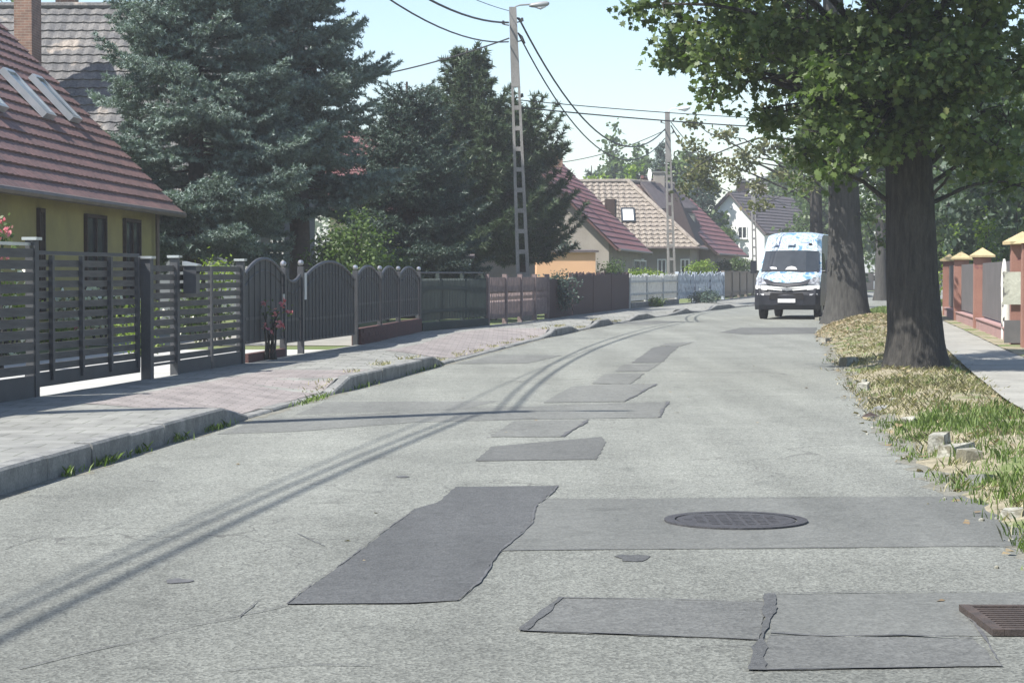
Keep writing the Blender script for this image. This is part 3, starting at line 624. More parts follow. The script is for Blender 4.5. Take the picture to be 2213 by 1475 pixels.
def roof_window(parent, c, u, v, n, wd, ht, frame, glass):
    """skylight: c centre on the slope, u along eave, v up the slope, n normal"""
    c, u, v, n = map(Vector, (c, u, v, n)); mb = MB(); fw = 0.09
    def bar(a0, a1, b0, b1, h0, h1, mb):
        q = [c + u * x + v * y for x, y in ((a0, b0), (a1, b0), (a1, b1), (a0, b1))]; mb.hexa([p + n * h0 for p in q], [p + n * h1 for p in q])
    W, H = wd / 2, ht / 2
    bar(-W, -W + fw, -H, H, .0, .13, mb); bar(W - fw, W, -H, H, .0, .13, mb); bar(-W + fw, W - fw, -H, -H + fw, .0, .125, mb); bar(-W + fw, W - fw, H - fw, H, .0, .14, mb)
    w_ = mb.build('skylight', frame, parent); m2 = MB(); bar(-W + fw - .01, W - fw + .01, -H + fw - .01, H - fw + .01, .08, .1, m2); m2.build('pane', glass, w_)
def gable_house(name, label, N, F, wid, wall, roof, nrow, rise=1.0, over=0.45, tile=0.3, amp=0.03, joined=False, ridge_frac=0.5, seg=2, fascia='wood_dark', group=None):
    """N,F: near and far ends of the street-side eave (3D). The slope climbs to the left of the line N>F; wid = roof width across."""
    N, F = Vector(N), Vector(F); t = (F - N).normalized(); l = Vector((-t.y, t.x, 0)); ez = N.z
    F = Vector((F.x, F.y, ez)); h = wid * ridge_frac; rz = ez + h * rise
    RN, RF = N + l * h + Vector((0, 0, h * rise)), F + l * h + Vector((0, 0, h * rise)); BN, BF = N + l * wid, F + l * wid
    th = thing(name, label, 'house', (N.x + l.x * h, N.y + l.y * h, 0.1), group)
    # walls: pentagon prism inside the overhang
    o = over; a = N + t * o + l * o; wz0 = 0.05; top = ez + o * rise - 0.10
    poly = [Vector((a.x, a.y, wz0)), Vector((a.x, a.y, top)), RN + t * o - Vector((0, 0, 0.12)), BN + t * o - l * o + Vector((0, 0, o * rise - .10)), None]
    b_ = BN + t * o - l * o; poly[4] = Vector((b_.x, b_.y, wz0))
    MB().prism(poly, t * ((F - N).length - 2 * o)).build('wall', wall, th)
    s = MB(); slab(s, [N, F, RF, RN], 0.10); slab(s, [BF, BN, RN, RF], 0.10); s.build('roof', fascia, th)
    g_ = t * 0.0
    courses(th, N, F, RN, RF, nrow, roof, tile, amp, joined=joined, seg=seg)
    courses(th, BF, BN, RF, RN, nrow, roof, tile, amp, joined=True, seg=1, name='rear_tiling')
    MB().tube([RN + Vector((0, 0, .05)), RF + Vector((0, 0, .05))], 0.10, 8).build('ridge_tiles', roof, th)
    MB().tube([N - l * .06 - Vector((0, 0, .03)), F - l * .06 - Vector((0, 0, .03))], 0.07, 8).build('gutter', 'gutter', th)
    return th, t, l, RN, RF
def chimney(parent, c, sx, sy, z0, z1, m='chimney_brick', rz=0, name='chimney'):
    o = MB().box((c[0], c[1], (z0 + z1) / 2), (sx, sy, z1 - z0), rz).build(name, m, parent)
    MB().box((c[0], c[1], z1 + .045), (sx + .12, sy + .12, .08), rz).build('cap', 'kerb', o)
    MB().box((c[0], c[1], z1 + .16), (sx * .45, sy * .45, .14), rz).build('flue', 'rubber', o)
    return o

# house by the sliding gate: red roof, yellow wall
E1 = P(392, 462, 46); E0 = P(0, 405, 32); E0.z = E1.z = 2.75
En = E0 + (E0 - E1).normalized() * 7.5
h1, t1, l1, RN1, RF1 = gable_house('cottage', 'yellow cottage with a low reddish brown tiled roof reaching down behind the slatted fence', En, E1, 10.6, 'yellow_wall', 'tile_red', 23, rise=1.04, tile=0.34, amp=0.011)
n1_ = Vector((-l1.x * 1.04, -l1.y * 1.04, 1)).normalized(); v1 = (RF1 - E1).normalized()
wa = En + l1 * .45; wb = E1 + l1 * .45
for x0, x1 in ((182, 226), (266, 300), (80, 92)):
    a, b_ = on_line(x0, wa, wb), on_line(x1, wa, wb); window(h1, a, b_, 0.75, 2.55, -l1, frame='wood_dark', bars=1)
for (px, py) in ((52, 212), (112, 222), (-60, 190)):
    c = hit(px, py, E1, n1_); roof_window(h1, c + n1_ * 0.05, t1, v1, n1_, 0.78, 1.25, 'sheet_metal', 'sheet_metal' if px != 112 else 'glass_dark')
MB().tube([wb - t1 * .9 - l1 * .1, wb - t1 * .9 - l1 * .1 - Vector((0, 0, 2.6))], .045, 8).build('downpipe', 'gutter', h1)

# house behind the blue spruces: grey tiled roof facing the camera
def front_house(name, label, x0, x1, y0, y1, ez, rz, wall, roof, nrow, tile=0.3, amp=0.03, joined=False, over=.4):
    th = thing(name, label, 'house', ((x0 + x1) / 2, (y0 + y1) / 2, .1)); ym = (y0 + y1) / 2
    sl = (rz - ez) / (ym - y0)
    poly = [(x0 + over, y0 + over, .05), (x0 + over, y1 - over, .05), (x0 + over, y1 - over, ez + over * sl - .1), (x0 + over, ym, rz - .14), (x0 + over, y0 + over, ez + over * sl - .1)]
    MB().prism(poly, (x1 - x0 - 2 * over, 0, 0)).build('wall', wall, th)
    s = MB(); slab(s, [(x0, y0, ez), (x1, y0, ez), (x1, ym, rz), (x0, ym, rz)], .1); slab(s, [(x1, y1, ez), (x0, y1, ez), (x0, ym, rz), (x1, ym, rz)], .1); s.build('roof', 'wood_dark', th)
    courses(th, (x0, y0, ez), (x1, y0, ez), (x0, ym, rz), (x1, ym, rz), nrow, roof, tile, amp, joined=joined)
    courses(th, (x1, y1, ez), (x0, y1, ez), (x1, ym, rz), (x0, ym, rz), nrow, roof, tile, amp, joined=True, seg=1, name='rear_tiling')
    MB().tube([(x0, ym, rz + .05), (x1, ym, rz + .05)], .11, 8).build('ridge_tiles', roof, th)
    MB().tube([(x0, y0 - .06, ez - .03), (x1, y0 - .06, ez - .03)], .07, 8).build('gutter', 'gutter', th)
    return th
h2 = front_house('house', 'grey tiled house with brick chimneys standing behind the big blue spruce', -18.5, XY(640, 57.5), 57, 67.6, 3.6, 9.45, 'gray_wall', 'tile_gray', 22, tile=0.33)
chimney(h2, (XY(54, 58.3), 58.9, 0), .50, 1.2, 4.2, 10.3)
chimney(h2, (XY(148, 62.5), 62.6, 0), .6, .5, 8.9, 9.75)
MB().tube([(XY(560, 57.3), 57.3, 3.5), (XY(560, 57.3), 57.3, .12)], .05, 8).build('downpipe', 'sheet_metal', h2)
window(h2, (XY(515, 57.4), 57.4), (XY(552, 57.4), 57.4), 1.0, 2.5, (0, -1))
window(h2, (XY(585, 57.4), 57.4), (XY(615, 57.4), 57.4), 1.0, 2.5, (0, -1))
# cream house glimpsed through the pines
h3 = front_house('house', 'cream house under a red tiled roof glimpsed between the spruces and the pine', XY(690, 82), XY(1010, 82), 82, 92, 3.9, 7.3, 'cream_wall', 'tile_maroon', 16, tile=.6, joined=True)
for x0 in (720, 850, 940): window(h3, (XY(x0, 82.4), 82.4), (XY(x0 + 45, 82.4), 82.4), 1.2, 2.5, (0, -1))
# white shed and peach garage
def shed(name, label, x0, x1, y0, y1, z1, wall, door=None, roof='tile_slate'):
    th = thing(name, label, 'shed' if 'shed' in name else 'garage', ((x0 + x1) / 2, (y0 + y1) / 2, .1))
    MB().box(((x0 + x1) / 2, (y0 + y1) / 2, z1 / 2 + .03), (x1 - x0, y1 - y0, z1 - .06)).build('wall', wall, th)
    MB().hexa([(x0 - .12, y0 - .12, z1 + .002), (x1 + .12, y0 - .12, z1 + .002), (x1 + .12, y1 + .1, z1 + .1), (x0 - .12, y1 + .1, z1 + .1)], [(x0 - .12, y0 - .12, z1 + .08), (x1 + .12, y0 - .12, z1 + .08), (x1 + .12, y1 + .1, z1 + .18), (x0 - .12, y1 + .1, z1 + .18)]).build('roof', roof, th)
    return th
shed('garden_shed', 'small white garden shed behind the dark green picket fence', XY(915, 62), XY(1015, 62), 62, 64.5, 1.85, 'white_wall')
gr = shed('garage', 'peach rendered garage wall behind the maroon board fence', XY(1160, 78), XY(1287, 78), 78, 84, 2.22, 'peach_wall')
# maroon roofed house
N4, F4 = P(1336, 538, 88), P(1407, 542, 104); F4.z = N4.z
h4, t4, l4, RN4, RF4 = gable_house('house', 'house with a striped maroon roof beside the peach garage', N4, F4, 9.4, 'dull_wall', 'tile_maroon', 17, rise=1.0, tile=.4, amp=.02, fascia='base_brick')
c = N4.lerp(F4, .25) + l4 * 4.4; chimney(h4, (XY(1201, c.y), c.y), .6, .6, 6.2, 7.0)
window(h4, on_line(1368, N4 + l4 * .45, F4 + l4 * .45), on_line(1394, N4 + l4 * .45, F4 + l4 * .45), 1.0, 2.1, -l4)
gm = N4 + t4 * .45 + l4 * 3.2; window(h4, gm, gm + l4 * 1.1, 3.6, 4.8, -t4)
c = F4 + l4 * 2.0 + Vector((0, 0, 2.0)) - t4 * .5
MB().box((c.x, c.y, c.z + .25), (.5, .9, .9), math.atan2(t4.y, t4.x) - math.pi / 2).build('roof_hatch', 'wood_dark', h4)
# beige hipped house
h5 = thing('house', 'house with a pale beige tiled hipped roof, skylight and satellite dish behind the second pole', 'house', (XY(1440, 114), 114, .1))
eB = P(1210, 535, 108); eC = P(1510, 535, 108); eC.z = eB.z = 2.8; eD = P(1550, 541, 120); eD.z = 2.8
rA = P(1225, 393, 112.2); rB = P(1358, 393, 112.2); rB.z = rA.z = 6.4; rC = P(1456, 400, 115.4); rC.z = 6.38
s = MB(); slab(s, [eB, eC, rB, rA], .12); slab(s, [eC, eD, rC, rB], .12)
back = Vector((0, 9.0, 0)); bk = eB + Vector((0, 13, 0)); slab(s, [eD, bk, rA, rC], .12); s.build('roof', 'wood_dark', h5)
courses(h5, eB, eC, rA, rB, 16, 'tile_beige', .34, .045, .06, seg=4, segmax=200)
courses(h5, eC, eD, rB, rC, 14, 'tile_beige_shade', .34, .03, .04, seg=2)
MB().tube([eC + Vector((0, 0, .05)), rB + Vector((0, 0, .07))], .13, 8).build('hip_tiles', 'tile_beige', h5)
MB().tube([rA + Vector((0, 0, .05)), rB + Vector((0, 0, .07)), rC + Vector((0, 0, .05))], .12, 8).build('ridge_tiles', 'tile_beige', h5)
MB().tube([eB - Vector((0, .08, .03)), eC - Vector((0, .08, .03)), eD - Vector((-.05, 0, .03))], .08, 8).build('gutter', 'gutter', h5)
q = [eB + Vector((.5, .5, 0)), eC + Vector((-.4, .5, 0)), eD + Vector((-.5, 0, 0)), eB + Vector((.5, 12, 0))]
MB().hexa([(p.x, p.y, .05) for p in q], [(p.x, p.y, 2.95) for p in q]).build('wall', 'dull_wall', h5)
nf = (eC - eB).cross(rB - eC).normalized(); nf = nf if nf.z > 0 else -nf; vf = (rA - eB); vf = (vf - Vector((1, 0, 0)) * vf.x).normalized()
roof_window(h5, hit(1357, 467, eB, nf), Vector((1, 0, 0)), vf, nf, .75, 1.15, 'glass_dark', 'white_paint')  # white pane paints in the bright sky it reflects
for a, b_ in ((1372, 1392), (1420, 1440), (1470, 1490)): window(h5, (XY(a, 108.5), 108.5), (XY(b_, 108.5), 108.5), 1.1, 2.2, (0, -1))
# flat roofed dormer on the shaded slope
dq = [P(1384, 402, 112), P(1456, 402, 115.3), P(1508, 455, 115.5), P(1428, 459, 110.6)]
z = 5.35
dq = [Vector((dq[0].x, dq[0].y, 6.3)), Vector((dq[1].x, dq[1].y, 6.3)), Vector((dq[2].x, dq[2].y, 4.98)), Vector((dq[3].x, dq[3].y, 4.8))]
do = MB(); do.hexa([p - Vector((0, 0, .02)) for p in dq], [p + Vector((0, 0, .14)) for p in dq]); dm = do.build('dormer', 'tile_slate', h5)
wq = [dq[3] + Vector((.15, .2, 0)), dq[2] + Vector((-.15, -.1, 0)), dq[2] + Vector((-1.2, 1.0, 0)), dq[3] + Vector((-1.0, 1.3, 0))]
MB().hexa([(p.x, p.y, 3.3) for p in wq], [(p.x, p.y, 4.78) for p in wq]).build('dormer_wall', 'dull_wall', dm)
A, B = wq[0], wq[1]; tt = (B - A).normalized(); oo = Vector((tt.y, -tt.x, 0))
MB().wallbox((A + tt * .35 + oo * .03)[:2], (A + tt * 1.0 + oo * .03)[:2], .06, 3.75, 4.65).build('dormer_window', 'glass_dark', dm)
MB().wallbox((B - tt * 1.15 + oo * .03)[:2], (B - tt * .35 + oo * .03)[:2], .06, 3.75, 4.65).build('dormer_window', 'glass_dark', dm)
chimney(h5, (XY(1424, 114), 114.2), .6, .5, 6.2, 7.0, 'dull_wall')
dd = MB(); c = P(1403, 379, 113); rr = []
for i in range(4):
    rr.append((c + Vector((-.06 + .09 * (i / 3) ** 2, 0, 0)), .36 * (i + .01) / 3))
n = 16; base = len(dd.v)
for p, r_ in rr: dd.v += [(p.x + .25 * r_ * math.cos(6.28318 * k / n), p.y - r_ * .6 * math.cos(6.28318 * k / n), p.z + r_ * math.sin(6.28318 * k / n)) for k in range(n)]
for i in range(3):
    for k in range(n): dd.f.append((base + i * n + k, base + i * n + (k + 1) % n, base + (i + 1) * n + (k + 1) % n, base + (i + 1) * n + k))
sdsh = thing('satellite_dish', 'white satellite dish on the ridge of the beige roof', 'satellite dish', (c.x, c.y, 6.4))
dd.build('dish', 'white_wall', sdsh); MB().tube([(c.x + .05, c.y, 6.3), (c.x + .02, c.y, c.z)], .03, 6).build('mast', 'gutter', sdsh)
# brown roofed house behind the beige one
N6, F6 = P(1550, 548, 113), P(1615, 553, 127); N6.z = F6.z = 2.52
h6, *_ = gable_house('house', 'house with a dull red brown roof between the beige and the white house', N6, F6, 8.4, 'dull_wall', 'tile_maroon', 15, rise=1.0, tile=.5, amp=.02)
# white gabled house
gn = Vector((.45, .893, 0)); ap = P(1579, 417, 150)
le, re, bl, br = (hit(x_, y_, ap, gn) for x_, y_ in ((1541, 458), (1652, 500), (1541, 603), (1652, 603)))
h7 = thing('house', 'tall white gabled house with a brown roof at the far end of the street', 'house', (ap.x, 156, .1)); ext = gn * 14.0
MB().prism([bl, le, ap - Vector((0, 0, .1)), re, br], ext).build('wall', 'white_wall', h7)
up = Vector((0, 0, .12)); fo = -ext.normalized() * .35
ap2, le2, re2 = ap + up + fo, le + up + fo + Vector((-.25, 0, -.27)), re + up + fo + Vector((.25, 0, -.28))
s = MB(); slab(s, [re2, re2 + ext, ap2 + ext, ap2], .16); slab(s, [le2 + ext, le2, ap2, ap2 + ext], .16); s.build('roof', 'tile_slate', h7)
courses(h7, re2, re2 + ext, ap2, ap2 + ext, 13, 'tile_slate', .5, .02, .05, seg=1)
courses(h7, le2 + ext, le2, ap2 + ext, ap2, 6, 'tile_slate', .5, .02, .05, seg=1, joined=True, name='rear_tiling')
for xa, xb, ya, yb in ((1595, 1615, 516, 489), (1566, 1586, 580, 548)):
    wa_, wb_ = hit(xa, ya, ap, gn), hit(xb, yb, ap, gn); window(h7, wa_.xy, wb_.xy, wa_.z, wb_.z, -gn, frame='white_paint')
chimney(h7, (P(1612, 410, 152).x, 154), .9, .7, 7.0, 8.3, 'wood_dark'); chimney(h7, (P(1645, 410, 158).x, 159), 1.1, .7, 7.0, 8.4, 'dull_wall')

# ------------------------------------------------------------------ fences on the house side
def FX(px, z=.13):
    """point on the fence line seen at photo column px"""
    lo, hi = 8.0, 230.0; k = (px - CX) / FPX
    for _ in range(40):
        m_ = (lo + hi) / 2
        if FL(m_) / m_ < k: lo = m_
        else: hi = m_
    return Vector((FL(lo), lo, z))
def zat(py, d): return P(0, py, d).z
def off(A, B, s):
    t = (Vector(B) - Vector(A)).normalized(); return Vector((t.y, -t.x, 0)) * s      # towards the street
def post(parent, p, w_, z1, m, name='post', cap=None, z0=.05):
    t = FL(p[1] + .5) - FL(p[1] - .5); rz = -math.atan(t)
    o = MB().box((p[0], p[1], (z0 + z1) / 2), (w_, w_, z1 - z0), rz).build(name, m, parent)
    if cap: MB().box((p[0], p[1], z1 + .016), (w_ + .05, w_ + .05, .03), rz).build('cap', cap, o)
    return o
def slats(parent, A, B, z0, z1, n, hgt, m, th=.022, name='slat', s=0.03):
    """n equal boards one above the other, each a part"""
    o = off(A, B, s); A = Vector(A) + o; B = Vector(B) + o; pitch = (z1 - z0) / n
    src = MB().wallbox(A, B, th, z0, z0 + hgt).build(name, m, parent)
    copies(src, [(0, 0, pitch * i + random.uniform(-.003, .003)) for i in range(1, n)])
def FP(d, dx=0.0): return Vector((FL(d) + dx, d, .13))
dA = FX(70).y; dB = FX(318).y; dC = FX(378).y; dE = FX(455).y; dD = FX(520).y
f1 = thing('slat_fence', 'tall dark slatted fence panel with a capped post, hiding the yard nearest the gate', 'fence', FP(dA - 2.5))
post(f1, FP(dA), .105, 1.74, 'fence_gray', cap='sheet_metal'); post(f1, FP(dA - 4.2), .105, 1.74, 'fence_gray', cap='sheet_metal')
slats(f1, FP(dA - 4.15), FP(dA - .06), .40, 1.68, 11, .088, 'fence_wood'); slats(f1, FP(dA - 4.15), FP(dA - .06), .14, .38, 1, .24, 'fence_gray', name='base_board')
MB().wallbox(FP(dA - 4.15), FP(dA - .06), .03, 1.685, 1.715).build('top_rail', 'sheet_metal', f1)
for q_ in (1.4, 2.8): MB().wallbox(FP(dA - q_) , FP(dA - q_ + .05), .04, .15, 1.68).build('upright', 'fence_gray', f1)
g1 = thing('sliding_gate', 'long slatted sliding gate in front of the bright concrete drive', 'gate', FP((dA + dB) / 2))
a, b_ = FP(dA + .12, -.1), FP(dB - .04, -.1); zt = 1.60
slats(g1, a, b_, .40, zt - .02, 11, .072, 'fence_wood', s=.0)
MB().wallbox(a, b_, .06, .24, .385).build('bottom_beam', 'fence_gray', g1); MB().wallbox(a, b_, .05, zt, zt + .04).build('top_beam', 'fence_gray', g1)
for px in (105, 170, 232, 291): p = on_line(px, a, b_); t = (b_ - a).normalized().xy; MB().wallbox(p - t * .03 + Vector((.035, 0)), p + t * .03 + Vector((.035, 0)), .045, .3, zt - .005).build('upright', 'gate_black', g1)
f2 = thing('slat_fence', 'dark slatted fence with a letter box on its post, just past the sliding gate', 'fence', FP((dB + dD) / 2))
post(f2, FP(dB), .12, 1.58, 'fence_gray', cap='sheet_metal', z0=.1); post(f2, FP(dC), .10, 1.60, 'fence_gray', cap='sheet_metal'); post(f2, FP(dE), .06, 1.5, 'fence_gray'); post(f2, FP(dD), .10, 1.58, 'fence_gray', cap='sheet_metal')
for i, (x0, x1) in enumerate(((dB, dC), (dC, dE), (dE, dD))): slats(f2, FP(x0 + .07), FP(x1 - .06), .34, 1.54, 11, .072, 'fence_wood', s=.0); MB().wallbox(FP(x0 + .07), FP(x1 - .06), .05, .12 if i else .3, .325).build('base_board', 'fence_gray', f2)
lb = thing('letter_box', 'dark grey letter box hung on the slatted fence post', 'letter box', FP(dC + .25, .10))
MB().box((FL(dC + .3) + .12, dC + .3, 1.33), (.16, .30, .34)).build('body', 'gate_black', lb); MB().hexa([(FL(dC + .3) + .03, dC + .13, 1.505), (FL(dC + .3) + .22, dC + .13, 1.502), (FL(dC + .3) + .22, dC + .47, 1.502), (FL(dC + .3) + .03, dC + .47, 1.505)], [(FL(dC + .3) + .03, dC + .13, 1.56), (FL(dC + .3) + .22, dC + .13, 1.52), (FL(dC + .3) + .22, dC + .47, 1.52), (FL(dC + .3) + .03, dC + .47, 1.56)]).build('lid', 'sheet_metal', lb)
MB().box((FL(dC + .3) + .205, dC + .3, 1.42), (.012, .22, .03)).build('slot', 'rubber', lb)

# arched iron gates and fence bays of the second house
def arch_bay(parent, A, B, z0, zs, rise, nbars, sheet=True, frame='gate_black', sheetm='gate_sheet', concave=False, name='panel'):
    A, B = Vector(A), Vector(B); t = (B - A); L_ = t.length; t = t / L_; o = off(A, B, .0)
    def top(s): u = 2 * s / L_ - 1; return zs + rise * (1 - u * u) * (-1 if concave else 1) + (rise if concave else 0)
    n = 14; pt = [A + t * (L_ * i / n) for i in range(n + 1)]
    if sheet:
        poly = [Vector((A.x, A.y, z0 + .02)), Vector((B.x, B.y, z0 + .02))] + [Vector((p.x, p.y, top(L_ * i / n) - .03)) for i, p in reversed(list(enumerate(pt)))]
        MB().prism(poly, off(A, B, -.012)).build(name, sheetm, parent)
    MB().tube([Vector((p.x, p.y, top(L_ * i / n))) for i, p in enumerate(pt)], .028, 6).build('arch_rail', frame, parent)
    MB().tube([Vector((p.x, p.y, top(L_ * i / n) - .17 - .1 * (1 - (2 * i / n - 1) ** 2) * 0)) for i, p in enumerate(pt)], .016, 6).build('inner_rail', frame, parent)
    for zz in (z0, z0 + .33): MB().wallbox(A + t * .01, B - t * .01, .035, zz, zz + .04).build('rail', frame, parent)
    oo = off(A, B, .022)
    for i in range(nbars):
        s = L_ * (i + .5) / nbars; p = A + t * s + oo; MB().tube([Vector((p.x, p.y, z0 + .02)), Vector((p.x, p.y, top(s) - .02))], .009, 4, caps=False).build('bar', frame, parent)
def ballpost(parent, p, z1, w_=.09, m='gate_black', rb=.048):
    post(parent, p, w_, z1, m); MB().ball((p[0], p[1], z1 + rb + .005), rb).build('finial', 'ball_metal', parent)
d1, d2, d3, d4, d5 = FX(525).y, FX(612).y, FX(650).y, FX(768).y, FX(905).y
g2 = thing('arched_gate', 'small arched iron gate behind the red flowers', 'gate', FP((d1 + d2) / 2))
arch_bay(g2, FP(d1 + .1), FP(d2 - .06), .42, 1.40, .22, 7)
MB().wallbox(FP(d1 + .1), FP(d2 - .06), .10, .08, .28).build('threshold', 'base_brick', g2)
p_ = FP(d2 - .16) + off(FP(d1), FP(d2), .05); MB().box((p_.x, p_.y, 1.02), (.03, .04, .16)).build('handle', 'sheet_metal', g2)
f3 = thing('arched_fence', 'narrow iron fence bay with two silver ball posts between the arched gates', 'fence', FP((d2 + d3) / 2))
ballpost(f3, FP(d2), 1.50); ballpost(f3, FP(d3), 1.52); arch_bay(f3, FP(d2 + .06), FP(d3 - .06), .35, 1.38, -.1, 4)
g3 = thing('arched_gate', 'wide arched double drive gate filled with dark sheet metal', 'gate', FP((d3 + d4) / 2))
arch_bay(g3, FP(d3 + .1), FP(d4 - .1), .34, 1.30, .30, 16)
MB().wallbox(FP(d3 + .07, .05), FP(d3 + .13, .05), .02, 1.0, 1.42).build('reflector_strip', 'white_paint', g3)
f4 = thing('arched_fence', 'iron fence of three arched bays on a low red brick base', 'fence', FP((d4 + d5) / 2))
for i in range(3):
    a, b_ = d4 + (d5 - d4) * i / 3, d4 + (d5 - d4) * (i + 1) / 3
    arch_bay(f4, FP(a + .07), FP(b_ - .07), .52, 1.34, .20, 9); ballpost(f4, FP(a), 1.46, m='gate_black')
ballpost(f4, FP(d5), 1.46)
bb = MB().wallbox(FP(d4 + .06), FP(d5 - .06), .16, .06, .44).build('base_wall', 'base_brick', f4)
k = 0
nb = 22
for rw in range(4):
    for i in range(nb):
        u0 = d4 + .08 + (d5 - d4 - .16) * (i + (.5 if rw % 2 else 0)) / nb; u1 = u0 + (d5 - d4 - .16) / nb - .02
        if u1 > d5 - .06: continue
        o = off(FP(u0), FP(u1), .084 + random.uniform(0, .006)); MB().wallbox(FP(u0) + o, FP(u1) + o, .012, .13 + rw * .078, .13 + rw * .078 + .066).build('brick', 'base_brick', bb)

# dark green picket fence
d6, d7, d8, d9 = FX(1052).y, FX(1182).y, FX(1236).y, FX(1357).y; d10, d11, d12 = FX(1462).y, FX(1562).y, FX(1640).y
def pickets(parent, da, db, wd, gap, z0, z1, m, name='picket', top='point', ragged=0.0, th=.025, waist=None, off_=.02):
    L_ = (FP(db) - FP(da)).length; n = int(L_ / (wd + gap)); base = None
    for i in range(n):
        y = da + (db - da) * (i + .5) / n; p = FP(y); t = (FP(y + .3) - FP(y - .3)).normalized(); s_ = off(FP(y - .3), FP(y + .3), off_)
        zz = z1 + random.uniform(-ragged, ragged); h = wd / 2
        if waist: pl = [(-h, z0), (h, z0), (h, waist[0]), (h * .35, waist[0] + .05), (h * .75, (waist[0] + waist[1]) / 2), (h * .35, waist[1] - .05), (h, waist[1]), (h, zz), (-h, zz), (-h, waist[1]), (-h * .35, waist[1] - .05), (-h * .75, (waist[0] + waist[1]) / 2), (-h * .35, waist[0] + .05), (-h, waist[0])]
        elif top == 'point': pl = [(-h, z0), (h, z0), (h, zz - .05), (0, zz), (-h, zz - .05)]
        else: pl = [(-h, z0), (h, z0), (h, zz), (-h, zz - random.uniform(0, ragged))]
        MB().prism([(p.x + t.x * u + s_.x, p.y + t.y * u + s_.y, v) for u, v in pl], -Vector((t.y, -t.x, 0)) * th).build(name, m, parent)
def rails(parent, da, db, zs, m, s=-.02):
    for z in zs:
        k = max(1, int((db - da) / 4)); 
        for j in range(k):
            a, b_ = da + (db - da) * j / k, da + (db - da) * (j + 1) / k; o = off(FP(a), FP(b_), s); MB().wallbox(FP(a) + o, FP(b_) + o, .045, z, z + .07).build('rail', m, parent)
f5 = thing('picket_fence', 'dark green wooden picket fence under the pine, on a low plinth', 'fence', FP((d5 + d6) / 2))
pickets(f5, d5 + .15, d6 - .1, .085, .03, .38, 1.30, 'green_wood'); rails(f5, d5 + .1, d6 - .1, (.55, 1.05), 'green_wood'); MB().wallbox(FP(d5 + .1), FP(d6 - .1), .15, .05, .34).build('plinth', 'green_wood', f5)
for i in range(4): post(f5, FP(d5 + .15 + (d6 - d5 - .25) * i / 3, -.06), .08, 1.45, 'green_wood')
MB().tube([FP(d5 + .15, -.06) + Vector((0, 0, 1.3)), FP(d6 - .1, -.06) + Vector((0, 0, 1.3))], .02, 6).build('top_rail', 'gate_black', f5)
f6 = thing('board_fence', 'brownish pink fence of waisted boards behind the concrete pole', 'fence', FP((d6 + d7) / 2))
pickets(f6, d6 + .1, d7 - .05, .145, .03, .30, 1.32, 'brown_concrete', name='board', waist=(.70, .98)); rails(f6, d6, d7, (.42, 1.12), 'brown_concrete')
for i in range(5): post(f6, FP(d6 + (d7 - d6) * i / 4), .12, 1.40, 'brown_concrete')
f7 = thing('board_fence', 'dark maroon board fence with a ragged top edge', 'fence', FP((d8 + d9) / 2))
pickets(f7, d8, d9, .155, .006, .12, 1.42, 'maroon_wood', name='board', top='flat', ragged=.06); rails(f7, d8, d9, (.4, 1.1), 'maroon_wood')
for i in range(4): post(f7, FP(d8 + (d9 - d8) * i / 3, -.03), .12, 1.44, 'maroon_wood')
f7b = thing('board_fence', 'short dark maroon fence swallowed by the dark bush', 'fence', FP((d7 + d8) / 2))
pickets(f7b, d7 + .1, d8 - .1, .155, .01, .12, 1.25, 'maroon_wood', name='board', top='flat', ragged=.02); rails(f7b, d7 + .1, d8 - .1, (.4,), 'maroon_wood')
f8 = thing('picket_fence', 'whitewashed picket fence with peeling paint in front of the beige house', 'fence', FP((d9 + d10) / 2))
pickets(f8, d9 + .2, d10, .16, .05, .42, 1.36, 'pale_wood', top='flat', ragged=.05); rails(f8, d9 + .2, d10, (.62, 1.08), 'pale_wood', s=.05); MB().wallbox(FP(d9 + .2), FP(d10), .2, .05, .36).build('plinth', 'kerb', f8)
for i in range(4): post(f8, FP(d9 + .2 + (d10 - d9 - .2) * i / 3), .14, 1.42, 'pale_wood')
f9 = thing('panel_fence', 'pale blue and white painted fence with a patchy pattern', 'fence', FP((d10 + d11) / 2))
pickets(f9, d10 + .1, d11, .3, .03, .35, 1.45, 'pale_blue', name='board', top='flat', ragged=.09); rails(f9, d10 + .1, d11, (.6, 1.1), 'pale_blue')
for i in range(4): post(f9, FP(d10 + .1 + (d11 - d10 - .1) * i / 3), .16, 1.5, 'pale_blue')
f10 = thing('board_fence', 'weathered brown wooden fence partly behind the van', 'fence', FP((d11 + d12) / 2))
pickets(f10, d11 + .1, d12, .28, .04, .3, 1.52, 'brown_wood', name='board', top='flat', ragged=.01); rails(f10, d11 + .1, d12, (.45, 1.48), 'brown_wood', s=.03)
for i in range(6): post(f10, FP(d11 + .1 + (d12 - d11 - .1) * i / 5), .16, 1.56, 'brown_wood')
f11 = thing('board_fence', 'brown wooden fence continuing behind the van to the bend', 'fence', FP(150))
pickets(f11, d12 + .3, 190, .45, .05, .2, 1.5, 'brown_wood', name='board', top='flat')

